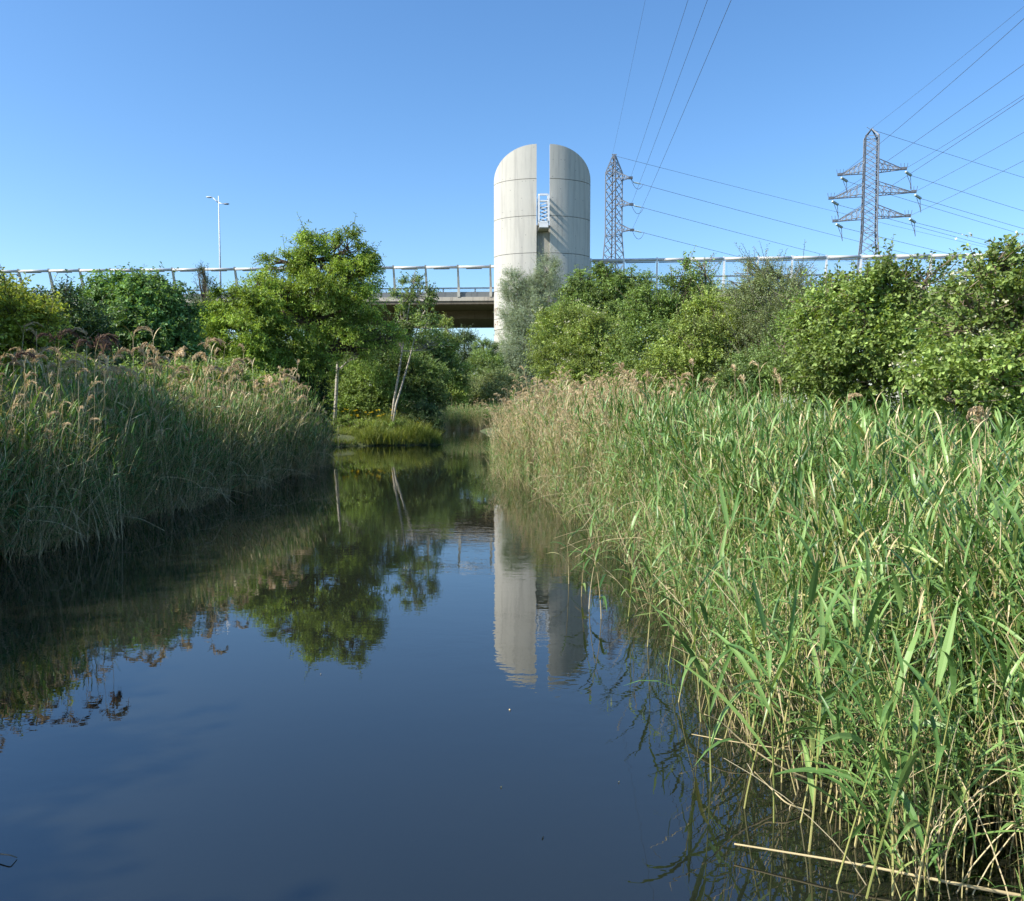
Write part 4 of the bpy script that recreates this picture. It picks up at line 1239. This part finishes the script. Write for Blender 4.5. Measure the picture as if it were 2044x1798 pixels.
def scatter(name, label, cat, meshes, pts, rot, scl, idx):
    """one mass of plants: instances of a few template meshes on points"""
    cl = bpy.data.collections.new(name + "_kinds")
    for k, me in enumerate(meshes):
        o = bpy.data.objects.new(f"{name}_kind_{k:02d}", me); cl.objects.link(o)
    me = bpy.data.meshes.new(name)
    me.vertices.add(len(pts)); me.vertices.foreach_set("co", np.asarray(pts, np.float32).ravel())
    a = me.attributes.new("rot", 'FLOAT_VECTOR', 'POINT'); a.data.foreach_set("vector", np.asarray(rot, np.float32).ravel())
    a = me.attributes.new("scl", 'FLOAT', 'POINT'); a.data.foreach_set("value", np.asarray(scl, np.float32))
    a = me.attributes.new("kind_index", 'INT', 'POINT'); a.data.foreach_set("value", np.asarray(idx, np.int32))
    o = link(name, me)
    ng = bpy.data.node_groups.new(name + "_scatter", 'GeometryNodeTree')
    ng.interface.new_socket("Geometry", in_out='INPUT', socket_type='NodeSocketGeometry')
    ng.interface.new_socket("Geometry", in_out='OUTPUT', socket_type='NodeSocketGeometry')
    gi = ng.nodes.new("NodeGroupInput"); go = ng.nodes.new("NodeGroupOutput")
    ip = ng.nodes.new("GeometryNodeInstanceOnPoints")
    ci = ng.nodes.new("GeometryNodeCollectionInfo")
    ci.inputs["Collection"].default_value = cl
    ci.inputs["Separate Children"].default_value = True
    ci.inputs["Reset Children"].default_value = True
    ip.inputs["Pick Instance"].default_value = True

    def na(nm, dt):
        q_ = ng.nodes.new("GeometryNodeInputNamedAttribute"); q_.data_type = dt
        q_.inputs["Name"].default_value = nm
        return q_.outputs["Attribute"]
    ng.links.new(gi.outputs[0], ip.inputs["Points"])
    ng.links.new(ci.outputs[0], ip.inputs["Instance"])
    ng.links.new(na("rot", 'FLOAT_VECTOR'), ip.inputs["Rotation"])
    ng.links.new(na("scl", 'FLOAT'), ip.inputs["Scale"])
    ng.links.new(na("kind_index", 'INT'), ip.inputs["Instance Index"])
    ng.links.new(ip.outputs[0], go.inputs[0])
    md = o.modifiers.new("scatter", 'NODES'); md.node_group = ng
    return tag(o, label, cat, None, "stuff")


GR = [M['reed_stem'], M['reed_leaf'], M['plume']]
SL = [M['dry_stem'], M['reed_leaf_dark'], M['plume']]
DR = [M['dry_stem'], M['dry_stem'], M['plume']]
CM = [M['reed_stem'], M['reed_leaf'], M['dry_stem'], M['plume'], M['reed_leaf_dark']]


def reed_into(mb, kind, seed, off, rz, tl, sc):
    """one reed of a kind (g green, s dry stem, p plumed, l slender) turned and moved into place"""
    r = np.random.default_rng(seed)
    toff = r.normal(0, 0.14)
    H, nl, LL, LW, first, sm, lm, ts = {'g': (2.0, int(r.integers(9, 14)), 0.44, 0.026, r.uniform(0.1, 0.32), 0, 1, (0.95, 0.15)),
                                       's': (1.9, 2, 0.30, 0.013, 0.5, 2, 2, (0.45, 0.9)),
                                       'p': (2.3, 3, 0.32, 0.014, 0.5, 2, 2, (0.35, 0.75)),
                                       'l': (2.1, int(r.integers(8, 12)), 0.36, 0.017, r.uniform(0.05, 0.2), 2, 4, (0.6, 0.1))}[kind]
    lean = abs(r.normal(0.10, 0.09)) if kind in 'gl' else (abs(r.normal(0.07, 0.07)) if r.random() > 0.2 else r.uniform(0.25, 0.6))
    st, lv, tip, d = reed_parts(H, nl, LL, LW, lean, seed, first)
    q = MB()
    q.tube(st[0], st[1] * (1.0 if kind in 'gl' else 1.15), 4, tint=np.clip(np.linspace(ts[0], ts[1], 8) + toff, 0, 1), cap=False, mi=sm)
    for Q, W, sd, ti in lv: q.ribbon(Q, W, sd, 0.25, None, min(1, max(0, ti + toff)), lm)
    if kind == 'p': plume_into(q, tip, d, 0.25, seed + 5, 3, 34, 0.85)
    ca, sa = math.cos(rz), math.sin(rz)
    cx_, sx_, cy_, sy_ = math.cos(tl[0]), math.sin(tl[0]), math.cos(tl[1]), math.sin(tl[1])
    R_ = np.array([[cy_, 0, sy_], [0, 1, 0], [-sy_, 0, cy_]]) @ np.array([[1, 0, 0], [0, cx_, -sx_], [0, sx_, cx_]]) @ np.array([[ca, -sa, 0], [sa, ca, 0], [0, 0, 1]])
    for k in range(len(q.V)): q.V[k] = (q.V[k] * sc) @ R_.T + off
    for V_, A_ in zip(q.V, q.A): mb.V.append(V_); mb.A.append(A_)
    mb.T += [t_ + mb.n for t_ in q.T]; mb.Q += [t_ + mb.n for t_ in q.Q]
    mb.mt += q.mt; mb.mq += q.mq
    mb.n += q.n


def clump(mixn, n, spread, seed):
    r = np.random.default_rng(seed)
    mb = MB()
    for k in range(n):
        kind = str(r.choice(list(mixn), p=list(mixn.values())))
        reed_into(mb, kind, seed * 50 + k, np.array([r.normal(0, spread), r.normal(0, spread), 0]), r.random() * 6.28, (r.normal(0, 0.11), r.normal(0, 0.11)), r.normal(1.0, 0.09))
    return mb.mesh("reeds", CM)


NV = 8
MIXES = [{'g': 0.68, 's': 0.29, 'l': 0.03}, {'g': 0.55, 's': 0.36, 'l': 0.08, 'p': 0.01}, {'g': 0.10, 's': 0.56, 'l': 0.08, 'p': 0.26}, {'l': 0.66, 'g': 0.16, 's': 0.155, 'p': 0.025}]
TPL = [clump(mx, 12 if a_ == 2 else 8, 0.085, 11 + 13 * a_ + b_) for a_, mx in enumerate(MIXES) for b_ in range(NV)]
TPL += [clump({'g': 0.75, 's': 0.25}, 2, 0.10, 90 + b_) for b_ in range(NV)] + [clump({'l': 0.7, 's': 0.3}, 2, 0.10, 120 + b_) for b_ in range(NV)]


def tilt(n, amt):
    return np.stack([rng.normal(0, amt, n), rng.normal(0, amt, n), rng.random(n) * 6.28], 1)


# right bed
nR = 2300
y = 2.8 + 30.0 * rng.random(nR) ** 1.45
d = 0.05 + 5.6 * rng.random(nR) ** 1.35
edge = xr(y) + 0.18 * np.sin(y * 2.1) + 0.12 * np.sin(y * 5.3 + 1)
x = edge + d
keep = (rng.random(nR) < np.clip((d - 0.05) / 0.5, 0.15, 1)) & (x < y * 0.66 + 1.4) & ~((y < 3.5) & (d < 0.35))
x, y, d = x[keep], y[keep], d[keep]; n = len(x)
far = np.clip((y - 11 - 1.3 * np.maximum(0, x - 2) + rng.normal(0, 1.8, n)) / 8, 0, 1)               # further off the bed is older and drier
mixi = np.where(far < 0.25, 0, np.where(far < 0.7, 1, 2))
idx = mixi * NV + rng.integers(0, NV, n)
single = d < 0.42
idx = np.where(single, 4 * NV + rng.integers(0, NV, n), idx)
hts = rng.normal(1.0, 0.07, n) * (0.93 + 0.12 * far) * np.clip(np.interp(y, [9, 13], [0.50, 0.36]) + d * 0.48, 0.30, 1.0) * np.interp(y, [3, 6, 10, 14], [0.75, 0.82, 0.93, 1.0])
rot = tilt(n, 0.06)
ne = 420                                                                # loose singles along the edge
ye = 3.3 + 22 * rng.random(ne) ** 1.5; xe = xr(ye) + 0.18 * np.sin(ye * 2.1) + rng.normal(0.0, 0.16, ne) - np.interp(ye, [9, 13], [0, 0.22])
P3 = np.concatenate([np.stack([x, y, np.full(n, -0.12)], 1), np.stack([xe, ye, np.full(ne, -0.12)], 1)])
scatter("reed_bed", "dense green reed bed filling the right bank, tan and plumed further off", "reeds", TPL, P3,
        np.concatenate([rot, tilt(ne, 0.16)]), np.concatenate([hts, rng.uniform(0.32, 0.68, ne) * np.interp(ye, [9, 13], [1.0, 0.72])]), np.concatenate([idx, 4 * NV + rng.integers(0, NV, ne)]))

# left bed
nL = 1750
y = 8.2 + 20.5 * rng.random(nL) ** 1.15
d = 0.05 + 4.4 * rng.random(nL) ** 1.5
edge = xl(y) + 0.15 * np.sin(y * 1.7) + 0.1 * np.sin(y * 4.1)
edge = np.where(y > 27, edge - (y - 27) * 1.0, edge)
x = edge - d
keep = (rng.random(nL) < np.clip((d + 0.1) / 0.4, 0.2, 1)) & (x > -y * 0.66 - 2.5)
x, y, d = x[keep], y[keep], d[keep]; n = len(x)
idx = 3 * NV + rng.integers(0, NV, n)
dry = (d > 1.0) & (rng.random(n) < 0.17)
idx = np.where(dry, 2 * NV + rng.integers(0, NV, n), idx)
prof = np.interp(y, [8, 11, 16, 20, 24, 27, 29], [0.98, 1.0, 1.04, 1.07, 1.04, 0.95, 0.80])
hts = rng.normal(1.0, 0.09, n) * prof * np.clip(0.60 + d * 0.42, 0.60, 1.02) * np.where(dry, 0.92, 1.0)
ne = 420
ye = 8.5 + 19 * rng.random(ne); xe = xl(ye) + 0.15 * np.sin(ye * 1.7) + rng.normal(0.05, 0.17, ne)
P3 = np.concatenate([np.stack([x, y, np.full(n, -0.12)], 1), np.stack([xe, ye, np.full(ne, -0.12)], 1)])
rot_e = tilt(ne, 0.22)
scatter("reed_bed", "dark slender reed bed along the left bank with dry tops", "reeds", TPL, P3,
        np.concatenate([tilt(n, 0.09), rot_e]), np.concatenate([hts, rng.uniform(0.35, 0.75, ne)]), np.concatenate([idx, 5 * NV + rng.integers(0, NV, ne)]))

# far reeds at the end of the channel
n = 330
x = rng.uniform(-6.5, -0.5, n); y = 60.5 + 4 * rng.random(n)
idx = np.where(rng.random(n) < 0.75, 3 * NV + rng.integers(0, NV, n), 1 * NV + rng.integers(0, NV, n))
scatter("reed_bed", "distant reeds closing off the end of the channel", "reeds", TPL, np.stack([x, y, np.full(n, 0.0)], 1), tilt(n, 0.1), rng.normal(0.72, 0.1, n), idx)

# grass on the point
def grass_tuft(seed, H=0.45):
    r = np.random.default_rng(seed); mb = MB()
    for k in range(14):
        a = r.random() * 6.28; h = np.array([math.cos(a), math.sin(a), 0])
        b0 = np.array([r.normal(0, 0.06), r.normal(0, 0.06), 0])
        Hh = H * r.uniform(0.5, 1.15); s = np.linspace(0, 1, 4)
        Q = b0 + np.outer(s, [0, 0, Hh]) + h * (Hh * r.uniform(0.1, 0.6) * s ** 2)[:, None]
        mb.ribbon(Q, np.array([1, 0.9, 0.6, 0.05]) * 0.008, np.cross(h, [0, 0, 1.0]), 0.2, None, r.random())
    return mb.mesh("tuft", M['grass'])


tf = [grass_tuft(q_) for q_ in range(4)] + [grass_tuft(20 + q_, 0.72) for q_ in range(3)]
n = 9000
x = rng.uniform(-10.2, -3.2, n); y = 38.0 + 7.5 * rng.random(n) ** 1.3
zz = bank_height(x, y)
k_ = (zz > 0.05) & ~((((x + 8.3) / 0.8) ** 2 + ((y - 38.75) / 0.4) ** 2) < 0.8)
x, y, zz = x[k_], y[k_], zz[k_]
xa = rng.uniform(-7.0, -3.2, 2600); ya = rng.uniform(40, 62, 2600); za = bank_height(xa, ya); k_ = za > 0.03
x, y, zz = np.concatenate([x, xa[k_]]), np.concatenate([y, ya[k_]]), np.concatenate([zz, za[k_]]); n = len(x)
front = (x > -7.0) & (y < 41.5)
idx = np.where(front & (rng.random(n) < 0.3), rng.integers(4, 7, n), rng.integers(0, 4, n))
sc_ = rng.uniform(0.45, 1.25, n) * np.where(x < -7.2, 0.55, 1.0) * (1 + 0.25 * np.sin(x * 2.3) * np.cos(y * 1.9))
scatter("grass", "bright green grass on the low point in the middle", "grass", tf, np.stack([x, y, zz - 0.03], 1), tilt(n, 0.22), sc_, idx)

# yellow flag iris clumps on the point
def iris(px, py, Y, seed, label, s=1.0, nfl=9, spread=0.5):
    r = np.random.default_rng(seed)
    p = at(px, py, Y); z0 = max(0.05, gz(p[0], Y))
    T = thing("iris_clump", label, "flowers", (p[0], Y, z0), "yellow flag irises on the grassy point")
    lf = MB()
    for k in range(60):
        a = r.random() * 6.28; h = np.array([math.cos(a), math.sin(a), 0])
        b0 = np.array([p[0] + r.normal(0, spread * 0.6), Y + r.normal(0, 0.25), z0])
        Hh = s * r.uniform(0.5, 1.0); q_ = np.linspace(0, 1, 4)
        Q = b0 + np.outer(q_, [0, 0, Hh]) + h * (Hh * r.uniform(0.02, 0.3) * q_ ** 2)[:, None]
        lf.ribbon(Q, np.array([1, 1, 0.7, 0.05]) * 0.014, np.cross(h, [0, 0, 1.0]), 0.2, None, r.random())
    lf.build("leaves", M['grass'], T)
    for k in range(nfl):
        b0 = np.array([p[0] + r.normal(0, spread), Y - 0.3 + r.normal(0, 0.25), z0 + s * r.uniform(0.55, 1.05)])
        fl = MB(); m = 7
        aa = np.arange(m) * 2 * np.pi / m
        leaves(fl, np.repeat(b0[None], m, 0), np.stack([np.cos(aa), np.sin(aa), r.uniform(-0.3, 0.8, m)], 1), np.array([0, 0, 1.0]) + r.normal(0, 0.2, (m, 3)), np.full(m, 0.085), np.full(m, 0.06), r.random(m))
        fl.build("flower", M['flower_yellow'], T)


iris(742, 848, 41.0, 3, "broad clump of yellow irises left of the leaning stems", 1.0, 26, 0.85)
iris(838, 852, 41.0, 5, "small clump of yellow irises right of the leaning stems", 0.9, 4, 0.12)

ORD = ("first second third fourth fifth sixth seventh eighth ninth tenth eleventh twelfth thirteenth fourteenth fifteenth sixteenth seventeenth eighteenth nineteenth twentieth "
       "twenty-first twenty-second twenty-third twenty-fourth twenty-fifth twenty-sixth twenty-seventh twenty-eighth twenty-ninth thirtieth thirty-first thirty-second").split()


def ordinals(xs):
    """rank of each thing from the left of the picture, in words"""
    r = np.argsort(np.argsort(np.asarray(xs, float)))
    return [ORD[int(k)] for k in r]


# ------------------------------------------------------------------ single reeds that stand out
def single_reed(p, H, seed, label, group, mats=GR, n_leaf=9, leafL=0.5, leafW=0.028, lean=0.08, rz=0.0, first=0.3, plume=0.0, plume_mat=None, droop=1.0, tiltx=0.0, tilty=0.0, name="reed", cat="reed"):
    st, lv, tip, d = reed_parts(H, n_leaf, leafL, leafW, lean, seed, first)
    T = thing(name, label, cat, (0, 0, 0), group)
    MB().tube(st[0], st[1], 5, tint=np.linspace(0.7, 0.1, 8)).build("stem", mats[0], T)
    for Q, W, sd, ti in lv:
        MB().ribbon(Q, W, sd, 0.25, None, ti).build("leaf", mats[1], T)
    if plume:
        pm = MB(); plume_into(pm, tip, d, plume, seed + 5, 0, 95, droop)
        pm.build("plume", plume_mat or mats[2], T)
    T.location = p; T.rotation_euler = (tiltx, tilty, rz)
    return T


spots = [(1420, 1560), (1480, 1610), (1500, 1500), (1545, 1640), (1560, 1560), (1610, 1700), (1640, 1620), (1660, 1760), (1700, 1690), (1720, 1790), (1745, 1740),
         (1400, 1440), (1350, 1400), (1440, 1470), (1590, 1640), (1330, 1330), (1290, 1290), (1250, 1240), (1780, 1790), (1690, 1600), (1620, 1560), (1380, 1330), (1530, 1550), (1820, 1800)]
so_ = ordinals([p[0] + 0.01 * k for k, p in enumerate(spots)])
for k, (px, py) in enumerate(spots):
    g_ = gnd(px, py)
    single_reed((g_[0], g_[1], -0.1), rng.uniform(0.95, 1.5), 300 + k, f"green reed standing in open water before the right bed, {so_[k]} from the left", "reeds standing in the water before the right bed",
                n_leaf=int(rng.integers(5, 9)), leafL=rng.uniform(0.36, 0.5), leafW=0.028, lean=rng.uniform(0.05, 0.2), rz=rng.uniform(-0.6, 0.6) + 3.0, tiltx=rng.normal(0, 0.07), tilty=rng.normal(-0.06, 0.08))
# the small tuft out in the water before the tower's reflection
for k, (px, py) in enumerate(((1175, 1215), (1160, 1190), (1135, 1165), (1200, 1235))):
    g_ = gnd(px, py)
    single_reed((g_[0], g_[1], -0.1), rng.uniform(0.7, 1.05), 350 + k, f"short dark reed in the water beside the tower's reflection, {ORD[(2, 1, 0, 3)[k]]} from the left", "short reeds beside the tower's reflection", SL, n_leaf=6, leafL=0.34, leafW=0.026, lean=0.15, rz=k * 1.3)
# plumes that stand above the left reeds
pl = [(105, 672, 13.0, 1), (122, 678, 13.2, 1), (142, 690, 13.3, 1), (180, 690, 13.0, 2), (205, 700, 13.5, 2), (40, 705, 12.5, 0), (52, 715, 12.6, 0), (15, 715, 12, 1), (60, 735, 14, 0), (90, 735, 14, 0), (165, 730, 14.5, 0), (200, 745, 15, 0), (250, 742, 16, 0),
      (222, 710, 16, 0), (295, 705, 16, 0), (312, 700, 16.4, 0), (298, 722, 16.2, 0), (345, 715, 17, 0), (362, 705, 17, 0), (400, 690, 17.5, 0), (420, 720, 18, 0), (455, 725, 18, 0), (450, 745, 18, 0), (490, 745, 20, 0), (530, 765, 21, 0), (552, 760, 21, 0), (570, 775, 22, 0),
      (330, 740, 17, 0), (385, 745, 18, 0), (270, 745, 16.5, 0), (230, 740, 16, 0), (120, 730, 14, 0), (10, 745, 12.5, 1), (75, 715, 13.4, 0), (590, 800, 23, 0), (510, 775, 21, 0)]
po_ = {q: dict(zip([k for k, p in enumerate(pl) if p[3] == q], ordinals([p[0] + 0.01 * k for k, p in enumerate(pl) if p[3] == q]))) for q in (0, 1, 2)}
for k, (px, py, Y, kind) in enumerate(pl):
    q_ = at(px, py, Y)
    lab = {0: "dry reed with a drooping brown plume above the left bed", 1: "dark plumed reed above the left bed by the picture's edge", 2: "reed with a very large dark plume, left bed"}[kind] + f", {po_[kind][k]} from the left"
    grp = {0: "brown plumes above the left reeds", 1: "dark plumes at the left edge", 2: "large dark plumes above the left reeds"}[kind]
    single_reed((q_[0], q_[1], 0.05), q_[2] - 0.12, 400 + k, lab, grp, DR, n_leaf=3, leafL=0.3, leafW=0.013, lean=0.03, rz=rng.uniform(-0.6, 0.6), first=0.6,
                plume=(0.34, 0.40, 0.55)[kind] * Y / 15 * rng.uniform(0.85, 1.15), plume_mat=M['plume_dark'] if kind else M['plume'], droop=1.0)
# plumes above the right bed
pr = [(1545, 745, 11), (1240, 735, 17), (1290, 750, 16), (1385, 725, 14), (1435, 765, 13), (1490, 760, 12), (1310, 755, 16), (1350, 755, 15), (1470, 735, 12.5), (1560, 765, 11), (1680, 795, 9), (1960, 840, 6.5), (1975, 830, 6.6), (1255, 745, 17), (1275, 765, 16.5)]
ro_ = ordinals([p[0] + 0.01 * k for k, p in enumerate(pr)])
for k, (px, py, Y) in enumerate(pr):
    q_ = at(px, py, Y)
    single_reed((q_[0], q_[1], 0.05), q_[2] - 0.1, 500 + k, f"tall dry plumed reed rising out of the right bed, {ro_[k]} from the left", "plumes above the right reeds", DR, n_leaf=2, leafL=0.3, leafW=0.013, lean=0.03, rz=rng.uniform(-3, 3), first=0.6,
                plume=0.24 * rng.uniform(0.8, 1.2), droop=0.9)


# dead stems bent down to the water
def dead_stem(pts, r, label, group=None, mat='dry_stem'):
    o = MB()
    P = np.array(pts, float)
    t = np.linspace(0, 1, len(P)); tt = np.linspace(0, 1, 22)
    # smooth through the points
    Q = np.stack([np.interp(tt, t, P[:, i_]) for i_ in range(3)], 1)
    for _ in range(3): Q[1:-1] = (Q[:-2] + 2 * Q[1:-1] + Q[2:]) / 4
    o.tube(Q, np.linspace(r, r * 0.5, 22), 6, tint=np.linspace(0.9, 0.55, 22))
    return tag(o.build("dead_reed_stem", M[mat], None, True), label, "reed stem", group)


def wl(px, py, z): return gnd(px, py, z)


dead_stem([wl(2060, 1792, 0.0), wl(1900, 1762, 0.06), wl(1700, 1722, 0.07), wl(1465, 1684, 0.05)], 0.0085, "long straight pale dead stem lying across the water, bottom right")
dead_stem([wl(1660, 1570, -0.02), wl(1560, 1535, 0.12), wl(1480, 1480, 0.25), wl(1440, 1440, 0.36), wl(1405, 1425, 0.42)], 0.006, "curved dead stem arching out over the water from the right bed")
dead_stem([wl(1640, 1625, -0.02), wl(1570, 1605, 0.05), wl(1530, 1565, 0.10), wl(1505, 1540, 0.16)], 0.005, "short reddish dead stem low over the water, below the arching one")
dead_stem([wl(1700, 1505, 0.0), wl(1600, 1500, 0.06), wl(1450, 1478, 0.10), wl(1380, 1465, 0.06)], 0.005, "thin dead stem lying level on the water in front of the right bed")
bent = []
for k in range(26):
    yy = rng.uniform(9.5, 25)
    x0 = float(xl(yy)) - rng.uniform(0.0, 0.5)
    Ln = rng.uniform(0.6, 1.5); hgt = rng.uniform(0.1, 0.8); dy = rng.uniform(-0.9, 0.9)
    bent.append([np.array([x0, yy, -0.05]), np.array([x0 + Ln * 0.3, yy + dy * 0.3, hgt]), np.array([x0 + Ln * 0.7, yy + dy * 0.7, hgt * 0.9]), np.array([x0 + Ln, yy + dy, rng.uniform(0.0, hgt * 0.6)])])
for P, w_ in zip(bent, ordinals([P[3][0] / P[3][1] for P in bent])):
    dead_stem(P, 0.006, f"dead stem bent over the water along the left bed, {w_} from the left", "bent stems along the left bed")
bent = []
for k in range(14):
    yy = rng.uniform(7, 18)
    x0 = float(xr(yy)) + rng.uniform(0.0, 0.4)
    Ln = rng.uniform(0.6, 1.2); hgt = rng.uniform(0.2, 0.9); dy = rng.uniform(-0.8, 0.5)
    bent.append([np.array([x0, yy, -0.05]), np.array([x0 - Ln * 0.3, yy + dy * 0.3, hgt]), np.array([x0 - Ln * 0.7, yy + dy * 0.7, hgt * 0.9]), np.array([x0 - Ln, yy + dy, hgt * 0.5])])
for P, w_ in zip(bent, ordinals([P[3][0] / P[3][1] for P in bent])):
    dead_stem(P, 0.005, f"pale stem leaning over the water along the right bed, {w_} from the left", "leaning stems along the right bed")

# ------------------------------------------------------------------ bits on the water
def floater(px, py, L, W, rz, mat, label):
    g_ = gnd(px, py, 0.004)
    a = np.linspace(0, 2 * np.pi, 9)[:-1]
    v = [[g_[0] + L * math.cos(t_) * math.cos(rz) - W * math.sin(t_) * math.sin(rz), g_[1] + L * math.cos(t_) * math.sin(rz) + W * math.sin(t_) * math.cos(rz), 0.004 + 0.004 * math.cos(2 * t_)] for t_ in a]
    v.append([g_[0], g_[1], 0.009])
    o = MB().add(v, tris=[[k, (k + 1) % 8, 8] for k in range(8)]).build("floating_leaf", mat)
    return tag(o, label, "leaf", "leaf scraps floating on the pond")


for k, (px, py) in enumerate(((1083, 1671), (1000, 1570), (1017, 1416), (640, 1345), (1235, 1560))):
    floater(px, py, rng.uniform(0.004, 0.010), rng.uniform(0.003, 0.005), rng.random() * 3, M['dry_stem'] if k % 3 else M['twig'], ("tiny pale leaf scrap floating nearest the bottom edge", "tiny leaf scrap floating in the middle of the open water", "tiny leaf scrap floating below the tower's reflection", "tiny leaf scrap floating at the tip of the tallest tree's reflection", "tiny leaf scrap floating nearest the right reeds")[k])
dead_stem([wl(-20, 1702, 0.02), wl(20, 1706, 0.03), wl(34, 1711, 0.005)], 0.004, "short dark twig floating at the left edge, near the bottom", None, 'twig')
